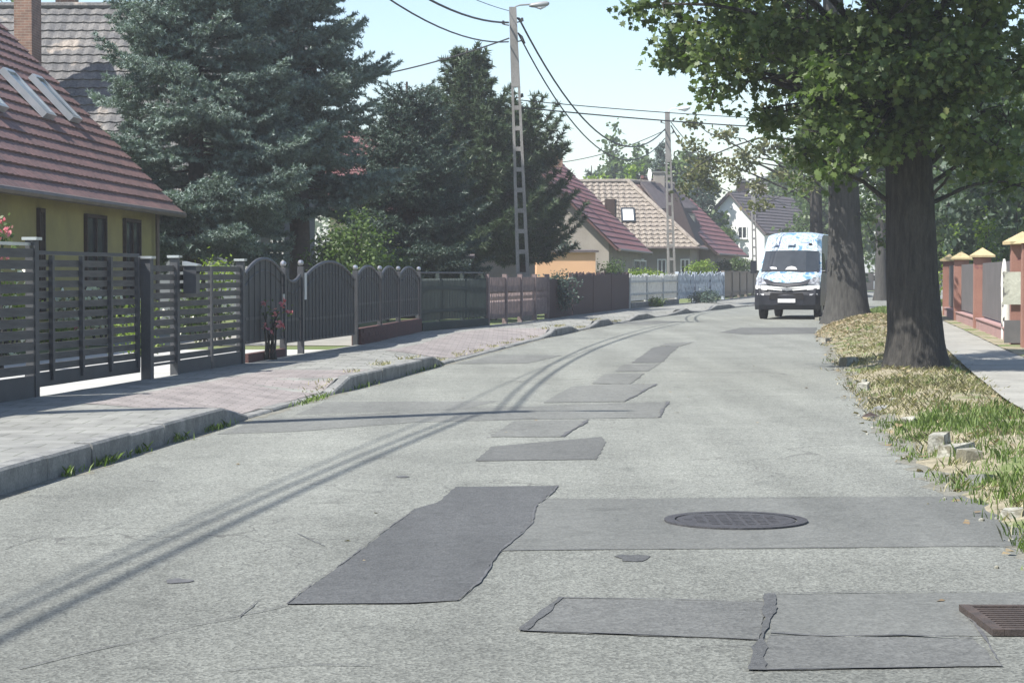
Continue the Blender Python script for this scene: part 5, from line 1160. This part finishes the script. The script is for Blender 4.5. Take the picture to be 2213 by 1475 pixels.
def needles(S, D, L_, per_m, nl, w_, rng=RNG, curl=.55):
    """brushes of needles: S starts, D unit directions, L lengths. Returns triangles (N*3,3) and the brush index"""
    cnt = np.maximum(4, (L_ * per_m).astype(int)); idx = np.repeat(np.arange(len(S)), cnt); M_ = len(idx)
    f = rng.uniform(0, 1.05, M_); s, d = S[idx], D[idx]; rad = rng.normal(size=(M_, 3)); rad = norm(rad - d * (rad * d).sum(1, keepdims=True)); rad[:, 2] += .15
    nd = norm(d * curl + rad * .85); b_ = s + d * (L_[idx] * f)[:, None]; side = norm(np.cross(nd, rng.normal(size=(M_, 3)))) * w_ / 2
    ln = (nl * rng.uniform(.7, 1.15, M_))[:, None]
    V = np.stack([b_ - side, b_ + side, b_ + nd * ln], 1).reshape(-1, 3)
    return V, idx
def conifer(name, label, base, H, z0, prof, lm, step=.34, nb=6, per_m=80, nl=.11, nw=.034, group=None, droop=.18, uptip=.16, trunk_r=.24, side=.5, seed=1, zmax=None, sub2=True, bm='bark_spruce', tw=.17, lean=0.0):
    rng = np.random.default_rng(seed); rr = random.Random(seed); base = Vector(base); t = thing(name, label, 'tree', tuple(base), group)
    trunk_mesh(t, [base + Vector((0, 0, -.1)), base + Vector((0, 0, H * .35)), base + Vector((lean * .6, 0, H * .7)), base + Vector((lean, 0, H))], [trunk_r, trunk_r * .75, trunk_r * .4, .03], bm, n=12, flare=.25)
    S = []; D = []; L_ = []; br = MB(); z = z0
    while z < min(H - .3, zmax or 99):
        fr = (z - z0) / (H - z0); Rz = prof(fr)
        for k in range(nb):
            az = rr.uniform(0, 6.283); ln = Rz * rr.uniform(.72, 1.08); zz = z + rr.uniform(-.5, .5) * step
            u = np.array([math.cos(az), math.sin(az), 0.]); n = max(3, int(ln / tw)); pts = []
            dr = droop * rr.uniform(.5, 1.5) * (1 - fr * .8); up = uptip * rr.uniform(.6, 1.5) + .35 * fr
            for i in range(n + 1):
                f = i / n; pts.append(np.array([base.x + lean * (zz / H), base.y, base.z + zz]) + u * ln * f + np.array([0, 0, ln * (-dr * 1.6 * f + (dr + up) * f * f)]))
            v = np.cross(u, [0, 0, 1.])
            br.tube(pts[::2] + ([pts[-1]] if len(pts) % 2 == 0 else []), [max(.006, .03 * (1 - i / (len(pts[::2]) + 1))) for i in range(len(pts[::2]) + (1 if len(pts) % 2 == 0 else 0))], 4, caps=False)
            for i in range(max(1, int(n * .2)), n + 1):
                f = i / n; p = pts[i]; d = norm(pts[i] - pts[i - 1]); 
                S.append(pts[i - 1]); D.append(d); L_.append(np.linalg.norm(pts[i] - pts[i - 1]) * 1.1)
                sl = (ln * side * (1 - f) + .18) * rr.uniform(.7, 1.15)
                for sg in (-1, 1):
                    dd = norm(d * .62 + v * sg * .78 + np.array([0, 0, rr.uniform(-.22, .18)])); S.append(p); D.append(dd); L_.append(sl)
                    if sub2 and sl > .4:
                        for q in (.4, .72):
                            w2 = norm(np.cross(dd, [0, 0, 1.])); d2 = norm(dd * .6 + w2 * rr.choice((-1, 1)) * .7 + np.array([0, 0, rr.uniform(-.2, .25)])); S.append(p + dd * sl * q); D.append(d2); L_.append(sl * .42)
        z += step
    S, D, L_ = np.array(S), np.array(D), np.array(L_); V, idx = needles(S, D, L_, per_m, nl, nw, rng)
    tint = rng.uniform(.15, .85, len(S))[idx] + rng.uniform(-.15, .15, len(idx))
    br.build('branches', bm, t, kind='stuff'); np_mesh('needles', V, 3, lm, t, tint=tint, kind='stuff')
    return t, len(idx)
# ------------------------------------------------------------------ conifers in the gardens
pr_s = lambda R_, lo=.72, p=.85: (lambda f: R_ * (1 - f) ** p * min(1, lo + f * 2.2))
conifer('spruce_tree', 'broad blue spruce whose boughs reach over the yellow cottage roof', (XY(425, 50.5), 50.5, .1), 13.0, 2.0, pr_s(3.7, .8, .8), 'spruce_blue', seed=3, nb=7, step=.42, per_m=115, side=.58)
conifer('spruce_tree', 'tall blue spruce with a thick dark trunk behind the small arched gate', (XY(648, 53.5), 53.5, .1), 13.5, 3.2, pr_s(3.1, .8, .75), 'spruce_blue', seed=5, nb=7, step=.42, per_m=115, side=.58, trunk_r=.30)
conifer('spruce_tree', 'dark green spruce between the blue spruces and the pine', (XY(880, 60), 60, .1), 6.9, 1.3, pr_s(2.7, .95, .5), 'spruce_dark', seed=9, nb=9, step=.27)
conifer('pine_tree', 'dark pine with upright candle shoots behind the tall pole', (XY(1010, 67.5), 67.5, .1), 8.7, 1.8, pr_s(3.0, .85, .75), 'pine', seed=14, nb=9, step=.36, nl=.2, nw=.045, per_m=110, droop=.02, uptip=.42, side=.3, sub2=False, tw=.26)
conifer('pine_tree', 'pine with spreading lower boughs hanging above the peach garage', (XY(1130, 70), 70, .1), 7.0, 1.9, pr_s(2.35, .9, .45), 'pine', seed=21, nb=9, step=.36, nl=.2, nw=.045, per_m=110, droop=.05, uptip=.42, side=.3, sub2=False, tw=.26)
for i, (px, dd_, H, R_, z0, lab) in enumerate(((1278, 150, 9.2, 2.0, 1.0, 'small bluish spruce at the edge of the tall green trees'), (1432, 150, 11.0, 2.4, 1.0, 'dark spruce rising just past the second pole'), (1508, 140, 9.8, 3.0, 1.0, 'dark spruce between the brown roof and the white gable'), (1590, 175, 8.6, 1.8, 1.0, 'dark treetop showing above the white gabled house'))):
    conifer('spruce_tree', lab, (XY(px, dd_), dd_, .1), H, z0, pr_s(R_, .9, .7), 'spruce_dark', seed=30 + i, nb=7, step=.5, nl=.25, nw=.09, per_m=26, tw=.4, sub2=False)

# ------------------------------------------------------------------ street trees on the verge
def cl(px, py, d_, rx, rz=None, ry=None): p = P(px, py, d_); return ((p.x, p.y, p.z), (rx, ry or rx, rz or rx * .75))
b1 = G(1977, 792, .1)
tr1 = [b1 + Vector((0, 0, -.15)), b1 + Vector((0, 0, .5)), Vector(P(1972, 600, b1.y)), Vector(P(1968, 420, b1.y)), Vector(P(1962, 250, b1.y)), Vector(P(1950, 40, b1.y)), Vector(P(1940, -250, b1.y))]
rng_s = random.getstate()
C1 = []
for px, py, r in ((1432, 8, .42), (1475, 45, .45), (1530, 10, .5), (1590, 50, .55), (1455, 122, .26), (1500, 135, .38), (1560, 128, .5), (1620, 120, .55), (1545, 190, .30), (1660, 30, .55), (1690, 110, .55), (1700, 170, .4),
                  (1745, 40, .6), (1780, 130, .62), (1760, 215, .5), (1820, 60, .6), (1850, 170, .6), (1800, 290, .45), (1860, 280, .5), (1890, 70, .6), (1930, 160, .6), (1960, 60, .6), (1985, 200, .45), (2010, 110, .6),
                  (2070, 50, .65), (2080, 150, .55), (2040, 235, .35), (2150, 70, .5), (2130, 190, .5), (2200, 150, .35), (2120, 240, .42), (2180, 260, .42), (2070, 340, .32), (2130, 345, .28), (2190, 400, .30), (2205, 335, .25), (1850, 360, .3), (2050, 290, .3),
                  (1700, 240, .34), (1650, 235, .25), (1735, 330, .30), (1790, 350, .34), (1480, 105, .3), (1985, 0, .45), (2120, -10, .5), (2190, 10, .3), (1560, -60, .6), (1480, -70, .5)):
    C1.append(cl(px, py, b1.y + (random.uniform(-1.9, 1.2) if px > 1700 else random.uniform(-.6, 2)), r * random.uniform(1.0, 1.2)))
for px, py, r in ((1880, 120, .6), (1920, 240, .5), (1960, 130, .55), (2010, 200, .5), (1840, 230, .5), (2050, 130, .6), (1990, 290, .34), (1900, 330, .3), (1780, 200, .5), (2090, 270, .4), (2150, 320, .34), (1950, 20, .6), (1700, 60, .5), (2170, 130, .5)):
    C1.append(cl(px, py, b1.y - random.uniform(.5, 1.6), r))
for py in (-110, -230, -360, -500, -650):
    for px in range(1480, 2320, 115): C1.append(cl(px + random.uniform(-30, 30), py + random.uniform(-30, 30), b1.y + random.uniform(-2.6, 2.6), .85))
broadleaf('maple_tree', 'big old maple with a dark trunk rising from the dry grass before the pillar fence', b1, tr1, [.43, .385, .36, .33, .31, .25, .16], C1, .118, 'maple', dens=15, sub=.27, ragged=True, tpl=MAPLE, flare=.45, singles=280, group='old maples along the footpath', up=.55)
b2 = Vector((XY(1832, 57.5), 57.5, .2))
tr2 = [b2 + Vector((0, 0, -.3)), b2 + Vector((0, 0, .6)), Vector(P(1826, 500, 57.5)), Vector(P(1822, 380, 57.5)), Vector(P(1812, 200, 57.5)), Vector(P(1800, 0, 57.5))]
C2 = [cl(px, py, 57.5 + random.uniform(-1.5, 2.5), r) for px, py, r in ((1715, 215, .8), (1725, 290, .8), (1780, 330, .9), (1850, 340, .8), (1760, 380, .55), (1740, 130, 1.0), (1830, 220, 1.1), (1900, 300, 1.0), (1890, 400, .5), (1760, 20, 1.1), (1860, 80, 1.2), (1960, 330, .7), (1940, 180, 1.2), (1660, 60, .8), (2040, 100, 1.2), (1640, 150, .7), (1660, -60, 1.2), (1700, -100, 1.2), (1600, -150, 1.4), (1700, -280, 1.5), (1800, -280, 1.5), (1600, -350, 1.5), (1500, -250, 1.3), (1750, -430, 1.6), (1830, -120, 1.3), (1960, -100, 1.3), (2060, -30, 1.2), (1870, 460, .35), (1895, 520, .4), (2040, 220, .9), (2070, 380, .6))]
broadleaf('maple_tree', 'old maple with a thick grey trunk beside the van', b2, tr2, [.66, .56, .45, .42, .38, .28], C2, .15, 'maple', ragged=True, bm='bark_gray', dens=12, sub=.36, tpl=LOBE, flare=.4, group='old maples along the footpath')
b3 = Vector((XY(1763, 86), 86, .1))
tr3 = [b3, Vector(P(1764, 480, 86)), Vector(P(1762, 340, 86)), Vector(P(1750, 200, 86)), Vector(P(1745, 60, 86))]
C3 = [cl(px, py, 86 + random.uniform(-2, 2.5), r) for px, py, r in ((1500, 262, .25), (1500, 330, .7), (1540, 350, .75), (1560, 290, .5), (1480, 385, .6), (1530, 395, .6), (1600, 330, .45), (1590, 380, .5), (1640, 395, .65), (1620, 350, .4), (1650, 320, .5), (1700, 330, .6), (1640, 450, .35), (1740, 320, .6), (1700, 380, .5), (1740, 400, .5), (1720, 250, .8), (1760, 150, 1.2), (1800, 60, 1.4), (1850, 250, 1.4), (1830, 380, .8))]
broadleaf('maple_tree', 'thin stemmed maple behind the van with ragged brownish green boughs over the road', b3, tr3, [.32, .26, .22, .18, .1], C3, .19, 'maple_tan', ragged=True, dens=11, sub=.38, tpl=LOBE, flare=.2, limbk=.6)
b4 = Vector((XY(1905, 105), 105, .05))
C4 = [cl(px, py, 105 + random.uniform(-2, 2.5), r) for px, py, r in ((1870, 500, .8), (1900, 460, 1.2), (1950, 420, 1.4), (1890, 380, 1.4), (1990, 360, 1.4), (1940, 300, 1.5), (1880, 560, .5), (1870, 440, .8), (2000, 480, 1.0))]
broadleaf('maple_tree', 'pale slender tree seen in the gap between the two big trunks', b4, [b4, Vector(P(1905, 540, 105)), Vector(P(1903, 430, 105)), Vector(P(1900, 300, 105))], [.36, .30, .26, .15], C4, .24, 'leaf_mid', bm='bark_gray', dens=7, sub=.5, tpl=LOBE)
# garden trees behind the pillar fence
def gtree(name, label, px, d_, H, R_, lm, ls=.2, dens=7, sub=.5, low=1.2, n=11, bm='bark', conic=False, up=.5, cat='tree'):
    b_ = Vector((XY(px, d_), d_, .1)); C = []
    for i in range(n):
        f = (i + .5) / n; z = low + (H - low) * f; rr_ = R_ * ((1 - f) ** .7 if conic else math.sin(math.pi * (.18 + .74 * f))); a = i * 2.4
        C.append(((b_.x + rr_ * .55 * math.cos(a), b_.y + rr_ * .55 * math.sin(a), z), (rr_ * .62 + .15, rr_ * .62 + .15, (H - low) / n * 1.15 + .2)))
    return broadleaf(name, label, b_, [b_, b_ + Vector((0, 0, H * .45)), b_ + Vector((0, 0, H * .85))], [.035 * H * .6, .02 * H, .02], C, ls, lm, bm=bm, dens=dens, sub=sub, tpl=LOBE, flare=.15, twigs=False, up=up, cat=cat)
gtree('broadleaf_tree', 'dense green tree rising just behind the far red pillars', 2050, 84, 8.5, 2.2, 'leaf_mid', n=14, sub=.42, dens=13, low=1.5)
gtree('willow_tree', 'grey green weeping tree hanging over the pillar fence', 2165, 66, 8.2, 2.3, 'willow', ls=.22, dens=10, sub=.4, low=1.6, n=15, up=-.2)
gtree('broadleaf_tree', 'dark tree behind the weeping tree', 2120, 96, 13, 4, 'leaf_mid', ls=.28, dens=12, sub=.6, n=16)
gtree('thuja', 'bright green thuja just behind the far pillars', 2062, 72, 2.9, .55, 'leaf_lime', ls=.12, sub=.25, low=.6, n=6, conic=True, cat='conifer')
gtree('thuja', 'pointed lime green thuja beneath the weeping tree', 2130, 62, 3.1, .6, 'leaf_lime', ls=.12, sub=.25, low=.6, n=6, conic=True, cat='conifer')
gtree('thuja', 'green thuja next to the wide peeled pillar', 2100, 76, 2.7, .7, 'leaf_mid', ls=.12, sub=.25, low=.6, n=6, cat='conifer')
gtree('broadleaf_tree', 'dark green tree at the right edge above the pillars', 2260, 60, 9, 2.2, 'leaf_mid', n=12, low=1.4)
# far trees
gtree('broadleaf_tree', 'tall pointed green tree above the beige roof', 1325, 172, 13.2, 3.0, 'leaf_mid', ls=.42, dens=13, sub=.7, conic=True, n=14)
gtree('broadleaf_tree', 'tall rounded tree right beside the pointed one above the beige roof', 1375, 176, 11.8, 3.0, 'leaf_mid', ls=.42, dens=13, sub=.7, n=12)
gtree('broadleaf_tree', 'low bright green tree crown right behind the beige ridge', 1300, 142, 7.8, 2.4, 'leaf_lime', ls=.32, dens=13, sub=.6, n=8)
gtree('broadleaf_tree', 'bright green crown beside the satellite dish', 1370, 140, 8.0, 2.6, 'leaf_lime', ls=.32, dens=13, sub=.6, n=8)
gtree('broadleaf_tree', 'bluish green tree behind the white gabled house', 1700, 178, 11.5, 3.2, 'leaf_mid', ls=.42, dens=13, sub=.7, n=12)
gtree('broadleaf_tree', 'green tree over the brown roof of the white gabled house', 1755, 168, 9.5, 2.8, 'leaf_mid', ls=.36, dens=13, sub=.7, n=12)
gtree('broadleaf_tree', 'dark green tree close behind the van and the distant trunk', 1800, 140, 9, 3.0, 'leaf_mid', ls=.34, dens=13, sub=.6, n=12)
gtree('broadleaf_tree', 'green garden tree in front of the dark spruce behind the arched gate', 770, 48.5, 2.8, .85, 'leaf_mid', ls=.09, dens=9, sub=.28, low=1.0, n=9)
gtree('broadleaf_tree', 'leafy tree seen behind the brownish pink fence', 1215, 84, 2.8, .8, 'spruce_dark', ls=.14, dens=8, sub=.3, low=.5, n=6)
gtree('broadleaf_tree', 'dark garden tree left of the grey tiled house', -60, 75, 12, 3, 'leaf_mid', ls=.25, n=12)
gtree('broadleaf_tree', 'round green tree just left of the second pole behind the satellite dish', 1470, 150, 10.2, 3.0, 'leaf_mid', ls=.36, dens=12, sub=.6, n=12)
gtree('broadleaf_tree', 'darker tree in the gap between the tall rounded tree and the second pole', 1420, 185, 10.5, 3.4, 'leaf_mid', ls=.42, dens=12, sub=.7, n=12)
gtree('broadleaf_tree', 'broad green tree filling the gap between the white house and the grey trunk', 1725, 176, 10.0, 2.6, 'leaf_mid', ls=.34, dens=12, sub=.6, n=12)
# distant wood closing the view
cs = []
for i in range(90):
    x = -150 + 300 * i / 89 + random.uniform(-2, 2); y = 255 + random.uniform(-12, 25); h = random.uniform(6, 10.5)
    cs.append(((x, y, h * .55), (random.uniform(2.4, 4), 3, h * .5)))
V, T, C_ = clump_cloud(cs, 5, .75, LOBE, 1.1); np_mesh('distant_wood', V, 6, 'leaf_mid', None, tint=T, kind='stuff')

# ------------------------------------------------------------------ bushes and flowers
def bp(px, py, d_): p = P(px, py, d_); return (p.x, p.y, p.z)
bush('lime_bush', 'lime green shrub top poking above the slatted fence with the letter box', bp(468, 590, 36.5), (.36, .4, .45), .08, 'leaf_lime')
bush('garden_bush', 'sunlit yellow green shrub seen in the slot right of the sliding gate', bp(300, 700, 31.5), (.42, .4, .75), .07, 'leaf_lime')
bush('garden_bush', 'green shrub glimpsed through the slats behind the letter box', bp(440, 690, 37), (.9, .5, .7), .09, 'leaf_mid', flowers=('petal_white', 26, .07))
bush('flower_bush', 'white flowering shrub glimpsed through the sliding gate', bp(215, 668, 37), (.9, .5, .38), .08, 'leaf_mid', flowers=('petal_white', 60, .09))
bush('flower_bush', 'yellow green shrub with orange blooms low behind the sliding gate', bp(130, 725, 36), (.6, .5, .32), .08, 'leaf_lime', flowers=('petal', 10, .06))
bush('flower_bush', 'pink flowering shrub at the edge of the view over the tall slatted fence', bp(-12, 520, 27), (.22, .3, .3), .08, 'leaf_mid', flowers=('petal', 30, .06))
bush('flower_bush', 'white flowering shrub behind the slats nearest the camera', bp(20, 668, 30), (.4, .4, .7), .08, 'leaf_lime', flowers=('petal_white', 30, .08))
bush('flower_bush', 'red and pink flowers on stems standing before the small arched gate', (FX(572).x + .12, FX(572).y - .2, .80), (.28, .25, .24), .07, 'leaf_mid', flowers=('petal', 10, .06), dens=4)
bush('garden_bush', 'leafy green shrub mass behind the arched drive gate', bp(740, 545, 50), (1.1, .7, .75), .10, 'leaf_mid', n=7)
bush('garden_bush', 'green shrub behind the three arched fence bays', bp(840, 575, 56), (.9, .6, .55), .10, 'leaf_mid')
bush('garden_bush', 'rounded green bush between the peach garage and the maroon roofed house', bp(1318, 592, 83), (.62, .6, .9), .12, 'leaf_mid')
bush('garden_bush', 'light green bush above the whitewashed picket fence', bp(1392, 596, 88), (.85, .5, .42), .12, 'leaf_lime')
bush('garden_bush', 'yellow green bush above the pale blue patterned fence', bp(1515, 582, 104), (.95, .6, .55), .14, 'leaf_lime')
bush('hedge', 'dark green clipped hedge beside the van above the brown fence', bp(1585, 578, 116), (1.3, .7, .62), .14, 'leaf_mid', n=7)
bush('garden_bush', 'leafy shrub at the foot of the white gable wall', bp(1560, 515, 138), (1.0, .7, 1.0), .2, 'leaf_mid')
bush('dark_bush', 'dark bush swallowing the fence between the pink boards and the maroon boards', (FX(1208).x - .1, FX(1208).y, .85), (.75, .6, .75), .10, 'spruce_dark', n=7)
bush('weed_clump', 'clump of weeds at the foot of the tall concrete pole', (T1.x - .55, pb.y + .3, .26), (.55, .3, .2), .07, 'leaf_mid', dens=7)
bush('weed_clump', 'second clump of weeds by the pink board fence, further from the pole', (T1.x - 1.1, pb.y - 2.0, .24), (.4, .3, .16), .07, 'leaf_lime', dens=7)
bush('dark_bush', 'dark scrubby weeds along the foot of the patterned pale fence', (FX(1500).x + .3, FX(1500).y - 2, .42), (.8, 1.2, .35), .10, 'spruce_dark', n=6)
bush('weed_clump', 'weeds along the foot of the whitewashed picket fence', (FX(1400).x + .25, FX(1400).y, .3), (.4, 1.2, .25), .09, 'leaf_mid', n=6)

# ------------------------------------------------------------------ grass, weeds and litter
def blades(name, X, Y, Z, h, wdt, m, lean=.45):
    n = len(X); a = RNG.uniform(0, 6.28, n); h = h * RNG.uniform(.4, 1.25, n); l = lean * h * RNG.uniform(.2, 1.4, n)
    b_ = np.stack([X, Y, Z], 1); s = np.stack([np.cos(a + 1.57), np.sin(a + 1.57), np.zeros(n)], 1) * (wdt / 2)
    md = b_ + np.stack([np.cos(a) * l * .35, np.sin(a) * l * .35, h * .6], 1); tp = b_ + np.stack([np.cos(a) * l, np.sin(a) * l, h], 1)
    V = np.stack([b_ - s, b_ + s, md + s * .7, tp, md - s * .7], 1).reshape(-1, 3)
    np_mesh(name, V, 5, m, None, tint=RNG.uniform(size=n), kind='stuff')
def scatter(n, d0, d1, prob, side=0, far=1.0, per=9, spread=.035):
    """tufts: several blades share a root area"""
    out = []; need = n // per
    while len(out) < need * per:
        for _ in range(4000):
            d_ = d0 + (d1 - d0) * random.random() ** far; a, b_ = KR(d_) - .12, SW(d_) + .05; x = a + (b_ - a) * random.random()
            if random.random() < prob(x, d_):
                hh = random.choice((.55, .8, 1, 1, 1.5)); sp = spread * random.uniform(.5, 2)
                for _k in range(per): u, v = x + random.gauss(0, sp), d_ + random.gauss(0, sp * 1.5); out.append((u, v, max(0, verge_z(u, v)) - .005, hh))
            if len(out) >= need * per: break
    o = np.array(out); return o[:, 0], o[:, 1], o[:, 2], o[:, 3]
def sm(v, a, b_): t = max(0, min(1, (v - a) / (b_ - a))); return t * t * (3 - 2 * t)
def edge(x, d): return .25 + .75 * sm(x, KR(d) - .05, KR(d) + .35 + .25 * vnoise(x, d, 1.5))
def bare(x, d): return 1 - .93 * (1 if 21.0 + .5 * vnoise(x, d, 1.3) < d < 22.9 + .4 * vnoise(x, d, 1.7, 3) and x > KR(d) + .35 else 0)
def pg(x, d): return bare(x, d) * edge(x, d) * (1 - .92 * sm(d, 17.5, 21.5)) * (.15 + .85 * sm(vnoise(x, d, .9, 2), -.25, .25))
def pdry(x, d): return bare(x, d) * edge(x, d) * (.12 + .88 * sm(d, 19, 23)) * (.3 + .7 * sm(vnoise(x, d, 1.1, 7), -.4, .2))
def pg2(x, d): return edge(x, d) * (1 if vnoise(x, d, .55, 4) > .3 else .03)
X, Y, Z, K = scatter(16000, 8, 26, pg); blades('green_grass', X, Y, Z, .062 * K, .010, 'grass_green')
X, Y, Z, K = scatter(9000, 8, 26, lambda x, d: pdry(x, d) * .9 + .08 * edge(x, d)); blades('dry_grass', X, Y, Z, .055 * K, .009, 'grass_dry', .9)
X, Y, Z, K = scatter(17000, 20, 62, pdry, far=1.2, spread=.06); blades('dry_grass', X, Y, Z, .05 * K, .012, 'grass_dry', 1.2)
X, Y, Z, K = scatter(2600, 24, 60, pg2, far=1.1); blades('green_grass', X, Y, Z, .06 * K, .014, 'grass_green')
X, Y, Z, K = scatter(12000, 60, 125, lambda x, d: .8, far=1.0); blades('green_grass', X, Y, Z, .10, .04, 'grass_green')
# weeds in the gutter under the kerb
X = []; Y = []; Z = []
for c0, n, sp in ((14.3, 30, .15), (15.1, 60, .2), (16.0, 25, .15), (17.2, 30, .15), (18.5, 50, .25), (22.6, 90, .5), (25.5, 40, .6), (30, 40, .8)):
    for _ in range(n): y = c0 + random.gauss(0, sp); X.append(KL(y) + abs(random.gauss(.02, .035))); Y.append(y); Z.append(0)
blades('kerb_weeds', np.array(X), np.array(Y), np.array(Z, float), .07, .012, 'grass_green', .8)
X = []; Y = []; Z = []
for _ in range(2600):
    y = random.uniform(23, 60); x = KL(y) - .15 - abs(random.gauss(0, .12)); 
    if vnoise(x * .1, y, 1.3) > .1: X.append(x); Y.append(y); Z.append(pav_z(x, y))
blades('kerb_weeds', np.array(X), np.array(Y), np.array(Z), .05, .014, 'grass_dry', .9)
# fallen leaves on the verge, heaped by the second trunk
pts = []
while len(pts) < 5200:
    d_ = random.uniform(9, 62); x = random.uniform(KR(d_) - .25, SW(d_)); pr_ = .035 + .95 * math.exp(-((d_ - 52) / 7) ** 2)
    if random.random() < pr_: pts.append((x, d_, max(.012, verge_z(x, d_) + .02 + random.random() * .03)))
pts = np.array(pts); np_mesh('fallen_leaves', leaves(pts, np.full(len(pts), .07), LOBE, 2.0, droop=.1), 6, 'dead_leaf', None, tint=RNG.uniform(size=len(pts)), kind='stuff')
pts = np.array([(random.uniform(KL(d_) + .3, KR(d_) - .2), d_, .008) for d_ in [random.uniform(8, 40) for _ in range(26)]]); np_mesh('fallen_leaves', leaves(pts, np.full(len(pts), .05), LOBE, 6.0, droop=.0), 6, 'dead_leaf', None, tint=RNG.uniform(size=len(pts)), kind='stuff')
# crumbled stones along the verge edge
mb = MB()
for _ in range(130):
    d_ = random.uniform(9, 34); x = KR(d_) + random.gauss(-.02, .14); r = random.uniform(.006, .022); mb.ball((x, d_, max(0.005, verge_z(x, d_))), r, 5, 3, .7)
mb.build('gravel', 'kerb_pale', kind='stuff')
lf = G(1877, 902); tl = MB(); tl.add([(lf.x - .09, lf.y - .05, .006), (lf.x + .02, lf.y - .07, .02), (lf.x + .12, lf.y, .01), (lf.x + .03, lf.y + .09, .05), (lf.x - .05, lf.y + .06, .012)], [(0, 1, 2, 3, 4)])
tag(tl.build('dead_leaf', 'wood_dark'), 'curled dark dead leaf lying on the asphalt near the verge edge', 'leaf')
sp_ = G(1868, 840); MB()
tag(MB().tube([(sp_.x, sp_.y, -.02), (sp_.x, sp_.y, .12)], .035, 7).build('marker_stub', 'kerb_pale'), 'short pale stub at the verge edge opposite the maple trunk', 'stub')
